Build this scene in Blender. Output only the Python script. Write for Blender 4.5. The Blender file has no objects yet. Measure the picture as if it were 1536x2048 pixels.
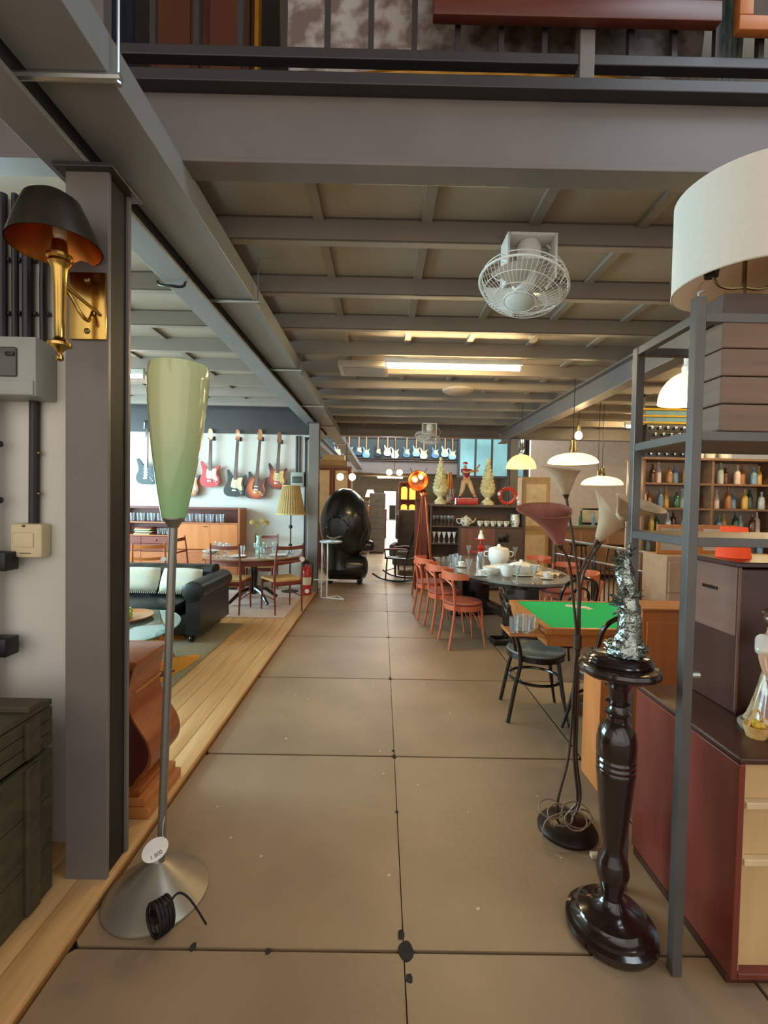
import bpy, bmesh, math, random
from mathutils import Vector, Matrix
random.seed(7)
PI = math.pi
COL = bpy.context.scene.collection
SC = bpy.context.scene

# ---------------------------------------------------------------- camera
FPX = 900.0
CAMZ = 1.55
cam_d = bpy.data.cameras.new('camera')
cam_d.sensor_fit = 'HORIZONTAL'; cam_d.sensor_width = 36.0
cam_d.lens = 36.0 * FPX / 1536.0
cam_d.clip_start = 0.05; cam_d.clip_end = 200
cam = bpy.data.objects.new('camera', cam_d); COL.objects.link(cam)
CAMR = Matrix.Rotation(math.radians(-0.3), 4, 'Z') @ Matrix.Rotation(math.radians(90 - 1.5), 4, 'X') @ Matrix.Rotation(math.radians(1.1), 4, 'Z')
cam.matrix_world = Matrix.Translation((0, 0, CAMZ)) @ CAMR
SC.camera = cam

# ---------------------------------------------------------------- sky, lights, exposure
w = bpy.data.worlds.new('World'); SC.world = w; w.use_nodes = True
bg = w.node_tree.nodes['Background']
bg.inputs[0].default_value = (1.0, 0.95, 0.89, 1); bg.inputs[1].default_value = 0.6
SC.view_settings.view_transform = 'Standard'; SC.view_settings.look = 'None'
SC.view_settings.gamma = 1.0; SC.view_settings.use_curve_mapping = False
SC.view_settings.exposure = 0.85

def area_light(name, loc, rot, sx, sy, power, col):
    l = bpy.data.lights.new(name, 'AREA'); l.shape = 'RECTANGLE'; l.size = sx; l.size_y = sy
    l.energy = power; l.color = col
    o = bpy.data.objects.new(name, l); COL.objects.link(o)
    o.location = loc; o.rotation_euler = rot
    return o
R90 = PI / 2
area_light('daylight_left_window', (-5.85, 4.6, 1.9), (0, -R90, 0), 2.2, 4.6, 330, (0.56, 0.87, 1.0))
area_light('daylight_void_skylight', (0.5, 15.0, 6.2), (0, 0, 0), 8, 7, 800, (0.92, 0.97, 1.0))
area_light('daylight_far_door', (0.6, 35.5, 1.6), (R90, 0, PI), 1.2, 2.2, 120, (0.78, 0.92, 1.0))
area_light('warm_front_fill', (-1.0, -2.6, 2.6), (R90, 0, 0), 6, 3.2, 20, (1.0, 0.78, 0.56))  # warm fill light added behind the camera for ambient brightness
area_light('daylight_front_skylight', (3.2, 0.2, 5.6), (math.radians(8), math.radians(38), 0), 2.0, 2.0, 38, (0.74, 0.88, 1.0))

def unroll(px, py):
    v = Vector(((px - 768) / FPX, -(py - 1024) / FPX, -1.0))
    return CAMR.to_3x3() @ v
def at(px, py, y):
    """place in the room seen at a photo pixel, y metres ahead"""
    d = unroll(px, py); s = y / d.y
    return Vector((d.x * s, y, CAMZ + d.z * s))
def onz(px, py, z):
    """place on a level surface of height z seen at a photo pixel"""
    d = unroll(px, py); s = (z - CAMZ) / d.z
    return Vector((d.x * s, d.y * s, z))

# ---------------------------------------------------------------- materials
def lin(c):
    return c / 12.92 if c <= 0.04045 else ((c + 0.055) / 1.055) ** 2.4
def hexc(h):
    return tuple(lin(int(h[i:i + 2], 16) / 255.0) for i in (0, 2, 4))
MATS = {}
def mat(name, h, rough=0.5, metal=0.0, var=0.12, scale=8.0, stretch=(1, 1, 1), bump=0.0, bscale=None, emit=0.0, ecol=None,
        trans=0.0, alpha=1.0, coat=0.0, h2=None, ior=1.45, sub=0.0, detail=4.0, contrast=None):
    if name in MATS: return MATS[name]
    m = bpy.data.materials.new(name); m.use_nodes = True
    nt = m.node_tree; b = nt.nodes['Principled BSDF']
    c = hexc(h)
    tc = nt.nodes.new('ShaderNodeTexCoord'); mp = nt.nodes.new('ShaderNodeMapping')
    mp.inputs['Scale'].default_value = stretch
    nt.links.new(tc.outputs['Object'], mp.inputs[0])
    nz = nt.nodes.new('ShaderNodeTexNoise'); nz.inputs['Scale'].default_value = scale; nz.inputs['Detail'].default_value = detail
    nt.links.new(mp.outputs[0], nz.inputs['Vector'])
    rp = nt.nodes.new('ShaderNodeValToRGB')
    lo, hi = contrast or (0.3, 0.7)
    rp.color_ramp.elements[0].position = lo; rp.color_ramp.elements[1].position = hi
    c2 = hexc(h2) if h2 else tuple(min(1, x * (1 + var)) for x in c)
    c1 = c if h2 else tuple(x * (1 - var) for x in c)
    rp.color_ramp.elements[0].color = (*c1, 1); rp.color_ramp.elements[1].color = (*c2, 1)
    nt.links.new(nz.outputs[0], rp.inputs[0]); nt.links.new(rp.outputs[0], b.inputs['Base Color'])
    b.inputs['Roughness'].default_value = rough; b.inputs['Metallic'].default_value = metal
    b.inputs['IOR'].default_value = ior
    if trans: b.inputs['Transmission Weight'].default_value = trans
    if alpha < 1: b.inputs['Alpha'].default_value = alpha
    if coat: b.inputs['Coat Weight'].default_value = coat; b.inputs['Coat Roughness'].default_value = 0.08
    if sub: b.inputs['Subsurface Weight'].default_value = sub; b.inputs['Subsurface Radius'].default_value = (0.05, 0.05, 0.05)
    if emit:
        b.inputs['Emission Color'].default_value = (*(hexc(ecol) if ecol else c), 1); b.inputs['Emission Strength'].default_value = emit
    if bump:
        n2 = nt.nodes.new('ShaderNodeTexNoise'); n2.inputs['Scale'].default_value = bscale or scale * 4; n2.inputs['Detail'].default_value = 3
        nt.links.new(mp.outputs[0], n2.inputs['Vector'])
        bp = nt.nodes.new('ShaderNodeBump'); bp.inputs['Strength'].default_value = bump; bp.inputs['Distance'].default_value = 0.01
        nt.links.new(n2.outputs[0], bp.inputs['Height']); nt.links.new(bp.outputs[0], b.inputs['Normal'])
    MATS[name] = m
    return m

concrete = mat('concrete_slab', '8a745c', 0.42, var=0.0, scale=1.6, h2='a1896c', bump=0.12, bscale=30, detail=9)
joint = mat('joint_dark', '2a2420', 0.9, var=0.3)
plankw = mat('plank_wood', 'c79a62', 0.38, scale=3, stretch=(12, 0.8, 1), h2='d8ae78', detail=5)
plankend = mat('plank_edge', 'a8743f', 0.5, scale=3, stretch=(1, 6, 1))
steel = mat('grey_painted_steel', '6f6864', 0.42, var=0.08, scale=3)
steel_dark = mat('dark_painted_steel', '3b3737', 0.4, var=0.12, scale=3)
steel_blue = mat('blue_grey_steel', '84888a', 0.4, var=0.06, scale=2)
joist_m = mat('joist_paint', '8b8075', 0.45, var=0.08, scale=3)
deck = mat('deck_board', 'a19484', 0.55, var=0.1, scale=2)
plaster = mat('white_plaster', 'd6d4cc', 0.7, var=0.05, scale=2.5, bump=0.06, bscale=25)
plaster_far = mat('far_plaster', 'b0a493', 0.8, var=0.08, scale=2)
black_iron = mat('black_iron', '19191b', 0.42, var=0.2)
black_pipe = mat('black_conduit', '1d1a1e', 0.35, var=0.15)
galv = mat('galvanised_metal', 'b9bcbb', 0.3, 0.8, var=0.1)
teak = mat('teak_wood', '9c5a35', 0.36, scale=3, stretch=(3, 3, 14), h2='b26b40', detail=5)
teak_d = mat('dark_teak', '6a2f22', 0.4, scale=3, stretch=(2, 2, 12), h2='7d3c2b')
mahog = mat('mahogany', '5b2a22', 0.32, scale=2.5, stretch=(3, 3, 0.8), h2='74352b', detail=5, coat=0.2)
mahog_dark = mat('dark_mahogany', '40221a', 0.35, scale=2.5, stretch=(3, 1, 3), h2='4a2a22', coat=0.2)
dark_cab = mat('dark_brown_cabinet', '4b3a32', 0.45, scale=3, stretch=(1, 1, 8), h2='5a463b')
ebony = mat('ebonised_wood', '17120f', 0.22, var=0.25, scale=5, coat=0.5)
ebony_turn = mat('turned_dark_wood', '1e1210', 0.16, scale=5, stretch=(3, 3, 1), h2='2a1914', coat=0.7)
terra = mat('terracotta_paint', 'c4633f', 0.38, var=0.1, scale=6, coat=0.2)
black_lea = mat('black_leather', '1b1e1c', 0.32, var=0.25, scale=9, bump=0.25, bscale=60)
brass = mat('polished_brass', 'c4a058', 0.2, 1.0, var=0.12, scale=7)
brass_old = mat('aged_brass', '8b7a55', 0.34, 1.0, var=0.25, scale=10)
bronze = mat('bronze_shade', '5a5148', 0.38, 0.9, var=0.2, scale=8)
chrome = mat('chrome', 'd5d8d8', 0.1, 1.0, var=0.03)
pewter = mat('bright_pewter', '98a29c', 0.22, 1.0, var=0.35, scale=25, bump=0.8, bscale=60)
white_p = mat('white_plastic', 'dcdcd6', 0.4, var=0.04)
white_c = mat('white_china', 'e9ebe6', 0.15, var=0.03, coat=0.5)
cream = mat('cream_plastic', 'd8c9a4', 0.45, var=0.05)
grey_p = mat('grey_plastic', '9ba09a', 0.45, var=0.05)
glass = mat('clear_glass', 'eef6f8', 0.04, var=0.0, trans=0.92, ior=1.42, coat=0.5)
green_glass = mat('pale_green_glass', 'a3bd8a', 0.1, var=0.07, scale=3, h2='b9c79a', coat=0.6, sub=0.3)
shade_w = mat('white_linen_shade', 'dcd8cc', 0.8, var=0.02, scale=60, bump=0.1, bscale=200, sub=0.2)
shade_in = mat('shade_lining', 'cfae86', 0.8, var=0.03)
felt = mat('green_felt', '04b864', 0.9, var=0.05, scale=120)
honey = mat('honey_wood', 'a5632f', 0.36, scale=3, stretch=(1, 8, 1), h2='b97a41')
orange_wood = mat('orange_wood_panel', 'b86c34', 0.42, scale=2.4, stretch=(5, 5, 0.6), h2='cc8047')
tube_left = mat('left_tube_light', 'ffffff', 0.4, emit=26, ecol='fff0d8')
tube_em = mat('tube_light', 'ffffff', 0.4, emit=85, ecol='ffdfa4')
bulb_em = mat('lamp_bulb', 'ffffff', 0.4, emit=60, ecol='ffd9a0')
bulb_soft = mat('soft_bulb', 'ffffff', 0.4, emit=12, ecol='ffcf8a')
warm_shade = mat('lit_cream_shade', 'f3dfae', 0.7, emit=1.1, ecol='ffdf9c')
yellow_glass = mat('lit_yellow_glass', 'e9d28a', 0.3, emit=0.55, ecol='ffdf8f', coat=0.4)
olive = mat('olive_paint', '3d3727', 0.6, scale=4, stretch=(1, 3, 6), h2='524a33', bump=0.2, bscale=20)
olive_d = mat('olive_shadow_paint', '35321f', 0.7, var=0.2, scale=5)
rug_m = mat('olive_rug', '8d8164', 0.95, var=0.15, scale=40, bump=0.3, bscale=150)
rug_o = mat('orange_rug_pile', 'd08212', 0.95, var=0.15, scale=40, bump=0.3, bscale=150)
rug_r = mat('wine_rug_pile', '5a1f28', 0.95, var=0.15, scale=40)
rug_p = mat('pale_pink_rug', 'cdb6a8', 0.95, var=0.1, scale=30)
cane = mat('woven_cane', 'c79a58', 0.7, scale=40, h2='d8b070', bump=0.4, bscale=120)
red_paint = mat('red_paint', 'b52a26', 0.3, var=0.08, coat=0.4)
copper = mat('copper', 'c97348', 0.25, 1.0, var=0.1)
ivory = mat('ivory_resin', 'd9cf9a', 0.5, var=0.12, scale=20)
stone_grey = mat('grey_table_top', '77746d', 0.2, var=0.1, scale=3, coat=0.4)
petal_b = mat('beige_petal', 'b49a78', 0.6, scale=14, h2='c9ae8c', sub=0.1)
petal_r = mat('russet_petal', '8e5344', 0.6, scale=14, h2='a3685a')
stem_m = mat('bronze_stem', '4f3e33', 0.4, 0.5, var=0.15)
dark_rubber = mat('dark_rubber', '161414', 0.6, var=0.2)
brocade = mat('grey_brocade', '7d6a62', 0.8, scale=9, h2='b8b0aa', detail=8, contrast=(0.42, 0.58))
gilt = mat('gilt_wood', 'a8741f', 0.4, 0.35, scale=9, h2='c9922e')
frame_red = mat('redbrown_frame', '552a20', 0.4, scale=3, stretch=(1, 1, 8), h2='673528')

# ---------------------------------------------------------------- geometry helpers
class MB:
    def __init__(self): self.bm = bmesh.new()
    def box(self, x0, y0, z0, x1, y1, z1, bev=0.0, M=None):
        vs = [self.bm.verts.new(p) for p in ((x0,y0,z0),(x1,y0,z0),(x1,y1,z0),(x0,y1,z0),(x0,y0,z1),(x1,y0,z1),(x1,y1,z1),(x0,y1,z1))]
        fs = [self.bm.faces.new([vs[i] for i in q]) for q in ((0,3,2,1),(4,5,6,7),(0,1,5,4),(1,2,6,5),(2,3,7,6),(3,0,4,7))]
        if bev > 0:
            es = list({e for f in fs for e in f.edges})
            r = bmesh.ops.bevel(self.bm, geom=es, offset=bev, segments=2, affect='EDGES', profile=0.5)
            if M is not None:
                vv = {v for f in r['faces'] for v in f.verts}
                bmesh.ops.transform(self.bm, matrix=M, verts=list(vv))
        elif M is not None:
            bmesh.ops.transform(self.bm, matrix=M, verts=vs)
        return self
    def cbox(self, c, s, bev=0.0, M=None):
        return self.box(c[0]-s[0]/2, c[1]-s[1]/2, c[2]-s[2]/2, c[0]+s[0]/2, c[1]+s[1]/2, c[2]+s[2]/2, bev, M)
    def surf(self, rows, closed=False, flip=False):
        R = [[self.bm.verts.new(p) for p in r] for r in rows]
        n = len(R[0])
        for a in range(len(R) - 1):
            for i in range(n if closed else n - 1):
                j = (i + 1) % n
                q = [R[a][i], R[a][j], R[a+1][j], R[a+1][i]]
                if flip: q.reverse()
                try: self.bm.faces.new(q)
                except ValueError: pass
        return R
    def tube(self, pts, r, n=8, closed=False, caps=True):
        P = [Vector(p) for p in pts]; k = len(P)
        rr = r if isinstance(r, (list, tuple)) else [r] * k
        up = None; rows = []
        for i in range(k):
            if closed: t = (P[(i+1) % k] - P[i-1])
            else: t = P[min(i+1, k-1)] - P[max(i-1, 0)]
            if t.length < 1e-9: t = Vector((0,0,1))
            t.normalize()
            if up is None:
                up = t.orthogonal().normalized()
            else:
                up = up - t * up.dot(t)
                up = up.normalized() if up.length > 1e-6 else t.orthogonal().normalized()
            s = t.cross(up)
            rows.append([P[i] + (up * math.cos(2*PI*j/n) + s * math.sin(2*PI*j/n)) * rr[i] for j in range(n)])
        if closed: 
            R = self.surf(rows, True)
            # join the last ring to the first with the best turn
            a, b = R[-1], R[0]
            best = min(range(n), key=lambda o: sum((a[j].co - b[(j+o) % n].co).length for j in range(n)))
            for j in range(n):
                try: self.bm.faces.new([a[j], a[(j+1) % n], b[(j+1+best) % n], b[(j+best) % n]])
                except ValueError: pass
        else:
            R = self.surf(rows, True)
            if caps:
                self.bm.faces.new(list(reversed(R[0]))); self.bm.faces.new(R[-1])
        return self
    def lathe(self, prof, n=20, o=(0,0,0), M=None, sx=1.0, sy=1.0, caps=True):
        rows = []
        for (r, z) in prof:
            rows.append([Vector((math.cos(2*PI*j/n)*r*sx, math.sin(2*PI*j/n)*r*sy, z)) for j in range(n)])
        if M is not None: rows = [[M @ p for p in r] for r in rows]
        O = Vector(o)
        rows = [[p + O for p in r] for r in rows]
        R = self.surf(rows, True)
        if caps:
            if prof[0][0] > 1e-4: self.bm.faces.new(list(reversed(R[0])))
            if prof[-1][0] > 1e-4: self.bm.faces.new(R[-1])
        return self
    def prism(self, poly, a, b, axis='z'):
        def P(u, v, w):
            return (u, v, w) if axis == 'z' else ((u, w, v) if axis == 'y' else (w, u, v))
        A = [self.bm.verts.new(P(u, v, a)) for u, v in poly]; B = [self.bm.verts.new(P(u, v, b)) for u, v in poly]
        n = len(poly)
        fs = [self.bm.faces.new(A), self.bm.faces.new(B)]
        for i in range(n):
            fs.append(self.bm.faces.new([A[i], A[(i+1) % n], B[(i+1) % n], B[i]]))
        return self
    def ell(self, c, r, u=16, v=10, M=None):
        prof = [(max(1e-4, math.sin(PI*i/v)), -math.cos(PI*i/v)) for i in range(v+1)]
        rows = [[Vector((math.cos(2*PI*j/u)*p*r[0], math.sin(2*PI*j/u)*p*r[1], z*r[2])) for j in range(u)] for p, z in prof]
        if M is not None: rows = [[M @ p for p in q] for q in rows]
        C = Vector(c)
        self.surf([[p + C for p in q] for q in rows], True)
        return self
    def build(self, name, m, parent=None, loc=None, smooth=35, kind=None):
        bm = self.bm
        bmesh.ops.remove_doubles(bm, verts=bm.verts, dist=1e-5)
        bmesh.ops.recalc_face_normals(bm, faces=bm.faces)
        me = bpy.data.meshes.new(name); bm.to_mesh(me); bm.free()
        if smooth:
            me.polygons.foreach_set('use_smooth', [True] * len(me.polygons))
            me.set_sharp_from_angle(angle=math.radians(smooth))
        me.materials.append(m)
        o = bpy.data.objects.new(name, me); COL.objects.link(o)
        if parent is not None: o.parent = parent
        if loc is not None: o.location = loc
        if kind: o['kind'] = kind
        return o

def tag(o, label, cat, group=None):
    o['label'] = label; o['category'] = cat
    if group: o['group'] = group
    return o
def thing(name, label, cat, loc=(0,0,0), rz=0.0, group=None):
    o = bpy.data.objects.new(name, None); COL.objects.link(o)
    o.empty_display_size = 0.1; o.location = loc; o.rotation_euler = (0, 0, rz)
    return tag(o, label, cat, group)
def dup(root, loc, rz=None, label=None, group=None, scale=None):
    r = root.copy(); COL.objects.link(r); r.location = loc
    if rz is not None: r.rotation_euler = (0, 0, rz)
    if label: r['label'] = label
    if group: r['group'] = group
    if scale: r.scale = scale
    for ch in list(root.children):
        c = ch.copy(); COL.objects.link(c); c.parent = r
        for g in list(ch.children):
            d = g.copy(); COL.objects.link(d); d.parent = c
    return r
def struct(o):
    o['kind'] = 'structure'; return o
def catmull(pts, k=5, closed=False):
    P = [Vector(p) for p in pts]; n = len(P); out = []
    rng = range(n) if closed else range(n - 1)
    for i in rng:
        p0 = P[i-1] if (closed or i > 0) else P[0]; p1 = P[i]; p2 = P[(i+1) % n]
        p3 = P[(i+2) % n] if (closed or i + 2 < n) else P[-1]
        for s in range(k):
            t = s / k
            out.append(0.5 * ((2*p1) + (p2-p0)*t + (2*p0-5*p1+4*p2-p3)*t*t + (3*p1-p0-3*p2+p3)*t*t*t))
    if not closed: out.append(P[-1])
    return out
def arc(cx, cy, r, a0, a1, n, z=0.0, ry=None):
    ry = r if ry is None else ry
    return [(cx + r*math.cos(a0+(a1-a0)*i/n), cy + ry*math.sin(a0+(a1-a0)*i/n), z) for i in range(n+1)]
ORD = ['first','second','third','fourth','fifth','sixth','seventh','eighth','ninth','tenth','eleventh','twelfth','thirteenth','fourteenth','fifteenth','sixteenth','seventeenth','eighteenth','nineteenth','twentieth']
# ================================================================ THE SETTING
# concrete slabs: each slab shifts the pattern by its own random number
nt = concrete.node_tree
oi = nt.nodes.new('ShaderNodeObjectInfo'); mu = nt.nodes.new('ShaderNodeMath'); mu.operation = 'MULTIPLY'; mu.inputs[1].default_value = 37.0
nt.links.new(oi.outputs['Random'], mu.inputs[0])
mpn = [n for n in nt.nodes if n.type == 'MAPPING'][0]
nt.links.new(mu.outputs[0], mpn.inputs['Location'])

floor = struct(MB().box(-6.2, -3.2, -0.25, 9.2, 36.2, -0.022).build('floor', joint, smooth=0))
XE = [-1.04, 0.10, 1.25, 2.40, 3.55, 4.70, 5.85, 7.00, 8.15]
PY = 1.18; Y0 = 1.507 - 3 * PY
sx, sy, ch = 1.15 - 0.014, PY - 0.014, 0.018
poly = [(ch,0),(sx-ch,0),(sx,ch),(sx,sy-ch),(sx-ch,sy),(ch,sy),(0,sy-ch),(0,ch)]
slab0 = None
for j in range(20):
    for i in range(8):
        if slab0 is None:
            slab0 = MB().prism(poly, -0.03, 0.0).build('floor_slab', concrete, floor, smooth=0); s = slab0
            s.name = 'floor_slab'
        else:
            s = slab0.copy(); COL.objects.link(s); s.parent = floor
        s.location = (XE[i] + 0.007, Y0 + j*PY + 0.007, random.uniform(-0.0012, 0.0))
stain = mat('floor_grime', '2b2622', 0.8, var=0.3, scale=30)
random.seed(9)
for k, (x, y, r) in enumerate(((0.112,1.507,0.036),(0.098,1.565,0.018),(0.118,1.42,0.016),(0.10,2.745,0.014),(0.098,5.05,0.02),(0.10,3.9,0.012),(-0.62,1.512,0.014),(-0.36,1.50,0.012),(0.104,2.2,0.011))):
    MB().prism([(p.x, p.y) for p in catmull([(r*random.uniform(0.6,0.9)*math.cos(2*PI*i/8), r*random.uniform(0.7,1.05)*1.2*math.sin(2*PI*i/8), 0) for i in range(8)], 4, True)], 0.0, 0.0007).build('grime_patch', stain, floor, (x, y, 0.0002), smooth=0)
fleck = mat('paint_fleck', 'cfc4ae', 0.7)
for k in range(26):
    x, y, r = random.uniform(-0.9,0.9), random.uniform(1.35,4.5), random.uniform(0.003,0.008)
    MB().prism([(r*random.uniform(0.5,1.4)*math.cos(2*PI*i/7), r*random.uniform(0.5,1.4)*math.sin(2*PI*i/7)) for i in range(7)], 0.0, 0.0006).build('paint_fleck', fleck, floor, (x, y, 0.0002), smooth=0)
far_slab = MB().box(-6.2, Y0+20*PY+0.01, -0.03, 9.2, 36.2, -0.001).build('far_paving', concrete, floor, smooth=0)
MB().box(-6.2, 7.75, -0.03, -1.05, Y0+20*PY, -0.001).build('side_paving', concrete, floor, smooth=0)

# raised timber floor of the left bay
plat = struct(MB().box(-6.2, -3.0, -0.02, -1.046, 7.62, 0.014).build('floor_left', plankend, smooth=0))
pk = None; x = -1.04
while x > -6.1:
    wd = 0.121
    if pk is None:
        pk = MB().box(-wd, -3.0, 0.0, 0, 7.6, 0.028, 0.003).build('floor_plank', plankw, plat); p = pk
    else:
        p = pk.copy(); COL.objects.link(p); p.parent = plat
    p.location = (x, 0, 0.0145); x -= wd + 0.004
nt = plankw.node_tree
oi = nt.nodes.new('ShaderNodeObjectInfo'); mu = nt.nodes.new('ShaderNodeMath'); mu.operation = 'MULTIPLY'; mu.inputs[1].default_value = 31.0
nt.links.new(oi.outputs['Random'], mu.inputs[0]); mpn = [n for n in nt.nodes if n.type == 'MAPPING'][0]
nt.links.new(mu.outputs[0], mpn.inputs['Location'])

# walls
struct(MB().box(-6.2, 1.92, 0.0145, -1.21, 2.04, 2.78).build('wall_left_front', plaster, smooth=0))
struct(MB().box(-6.2, 7.62, 0.0, -1.09, 7.76, 2.80).build('wall_left_bay', plaster, smooth=0))
struct(MB().box(-6.2, 7.56, 2.62, -1.22, 7.62, 3.12).build('trim_1', steel_dark, smooth=0))      # dark steel fascia over the guitar wall
wl = MB()
wl.box(-6.3, -3.2, 0, -6.2, 2.3, 6.4); wl.box(-6.3, 7.3, 0, -6.2, 36.2, 6.4); wl.box(-6.3, 2.3, 0, -6.2, 7.3, 0.75); wl.box(-6.3, 2.3, 2.95, -6.2, 7.3, 6.4)
struct(wl.build('wall_left', plaster, smooth=0))
win = struct(MB().box(-6.28, 2.3, 0.75, -6.24, 7.3, 0.81).box(-6.28, 2.3, 2.89, -6.24, 7.3, 2.95).build('window_1', steel_dark, smooth=0))
for k in range(5):
    yy = 2.32 + k * 1.23
    MB().box(-6.28, yy, 0.81, -6.24, yy + 0.05, 2.89).build('mullion', steel_dark, win, smooth=0)
struct(MB().box(9.2, -3.2, 0, 9.3, 36.2, 6.4).build('wall_right', plaster_far, smooth=0))
wb = MB()
wb.box(-6.2, 36.0, 0, 0.1, 36.2, 6.4); wb.box(1.2, 36.0, 0, 9.2, 36.2, 6.4); wb.box(0.1, 36.0, 2.35, 1.2, 36.2, 6.4)
struct(wb.build('wall_back', plaster_far, smooth=0))
dr = struct(MB().box(0.1, 36.02, 0, 0.16, 36.12, 2.35).box(1.14, 36.02, 0, 1.2, 36.12, 2.35).box(0.16, 36.02, 2.29, 1.14, 36.12, 2.35).build('door_1', steel_dark, smooth=0))
MB().box(0.62, 36.04, 0.02, 1.12, 36.08, 1.15).build('door_panel', mat('far_door_grey', '6d6a66'), dr, smooth=0)
struct(MB().box(-3.1, 9.4, 0, -2.98, 36.0, 2.86).build('wall_left_far', plaster_far, smooth=0))
struct(MB().box(4.6, 14.0, 0, 9.2, 14.15, 3.6).build('wall_right_bar', mat('bar_wall', 'cdbda8', 0.7, var=0.08), smooth=0))
roof_m = mat('roof_sheet', '57504b', 0.8, var=0.1)
rf = MB(); rf.box(-6.2, -3.2, 6.4, 2.2, 11.0, 6.5); rf.box(4.2, -3.2, 6.4, 9.2, 11.0, 6.5); rf.box(2.2, -3.2, 6.4, 4.2, -0.8, 6.5); rf.box(2.2, 1.2, 6.4, 4.2, 11.0, 6.5); rf.box(-6.2, 19.5, 6.4, 9.2, 36.2, 6.5); rf.box(-6.2, 11.0, 6.4, -4.0, 19.5, 6.5); rf.box(5.5, 11.0, 6.4, 9.2, 19.5, 6.5)
struct(rf.build('ceiling_roof', roof_m, smooth=0))
struct(MB().box(-6.2, 9.6, 3.4, 9.2, 9.7, 6.4).build('wall_gallery_back', mat('gallery_wall', '5a4a42', 0.8, var=0.1), smooth=0))

o = MB().tube(catmull([(-0.085,0,0.0),(-0.07,0,-0.02),(0.0,-0.02,-0.035),(0.07,0,-0.02),(0.09,0.0,0.1)],5),0.008,6).build('cable_loop', black_pipe, None, (-1.225, 2.62, 2.782)); tag(o, 'black cable looped under the long steel beam left of the duct', 'cable')
# mezzanine deck: underside is the ceiling of the aisle
def deck_bay(name, y0, y1, joists, xr):
    c = struct(MB().box(-6.2, y0, 3.12, xr, y1, 3.30).build(name, deck, smooth=0))
    j0 = None
    for y in joists:
        if j0 is None:
            m = MB()          # C-section joist: web, lower flange, upper flange
            m.box(-6.2, -0.004, 2.99, xr, 0.004, 3.118); m.box(-6.2, -0.004, 2.99, xr, 0.055, 2.997); m.box(-6.2, -0.004, 3.108, xr, 0.05, 3.1185)
            j0 = m.build('joist', joist_m, c, smooth=0); j = j0
        else:
            j = j0.copy(); COL.objects.link(j); j.parent = c
        j.location = (0, y, 0)
    b0 = None; x = -5.78
    while x < xr - 0.1:
        if b0 is None: b0 = MB().box(-0.028, y0 + 0.03, 3.094, 0.028, y1 - 0.03, 3.119).build('deck_batten', joist_m, c, smooth=0); b = b0
        else: b = b0.copy(); COL.objects.link(b); b.parent = c
        b.location = (x, 0, 0); x += 0.6
    return c
ceil = deck_bay('ceiling', 2.08, 9.3, [2.55 + 0.65*k for k in range(10)], 9.2)
ceil2 = deck_bay('ceiling_far', 20.1, 30.0, [21 + 1.3*k for k in range(6)], 9.2)
def ibeam_x(name, y, z0, z1, x0, x1, m, fw=0.13, t=0.025):
    q = MB(); q.box(x0, y-0.012, z0+t, x1, y+0.012, z1-t); q.box(x0, y-fw/2, z0, x1, y+fw/2, z0+t, 0.004); q.box(x0, y-fw/2, z1-t, x1, y+fw/2, z1, 0.004)
    return q.build(name, m, smooth=0)
edge = ibeam_x('trim_2', 2.0, 2.965, 3.33, -6.2, 9.2, steel, 0.12, 0.02); struct(edge)
MB().box(-6.2, 1.925, 3.285, 9.2, 2.06, 3.335, 0.004).build('kick_plate', steel_dark, edge, smooth=0)
struct(ibeam_x('trim_3', 9.32, 2.86, 3.32, -3.0, 9.2, steel, 0.16))
struct(ibeam_x('trim_4', 20.0, 2.75, 3.32, -6.2, 9.2, steel, 0.2))
# long beams running down the room on the column lines
def ibeam_y(name, x, z0, z1, y0, y1, m, fw=0.15, t=0.02):
    q = MB(); q.box(x-0.01, y0, z0+t, x+0.01, y1, z1-t); q.box(x-fw/2, y0, z0, x+fw/2, y1, z0+t, 0.003); q.box(x-fw/2, y0, z1-t, x+fw/2, y1, z1, 0.003)
    return struct(q.build(name, m, smooth=0))
ibeam_y('trim_5', -1.20, 2.78, 2.965, -2.6, 9.2, steel_blue, 0.16)
ibeam_y('trim_6', 2.42, 2.74, 2.985, 2.1, 9.2, steel, 0.16)
ibeam_y('trim_7', -1.6, 2.86, 3.1, 9.4, 19.9, steel, 0.16)

# steel columns
def column(x0, x1, y0, y1, z1, label):
    t = thing('steel_column', label, 'column', ((x0+x1)/2, (y0+y1)/2, 0), 0, 'steel columns')
    w, d = (x1-x0)/2, (y1-y0)/2
    q = MB(); q.box(-w, -d, 0.0, w, -d+0.018, z1, 0.003); q.box(-w, d-0.018, 0.0, w, d, z1, 0.003); q.build('flange', steel, t, smooth=0)
    MB().box(-0.02, -d+0.018, 0.0, w-0.012, d-0.018, z1-0.01).build('web', mat('column_recess_shade','1e1d1e',0.6), t, smooth=0)  # web near-black: shade of the recess put into the colour
    MB().box(-w-0.03, -d-0.03, z1-0.016, w+0.03, d+0.03, z1+0.001, 0.003).build('cap_plate', steel_dark, t, smooth=0)
    return t
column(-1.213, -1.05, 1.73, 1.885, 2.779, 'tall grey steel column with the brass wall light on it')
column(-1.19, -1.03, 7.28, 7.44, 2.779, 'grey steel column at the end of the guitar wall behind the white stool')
column(2.36, 2.50, 8.3, 8.44, 2.739, 'grey steel column right of the tall brown display cabinet')

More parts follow.
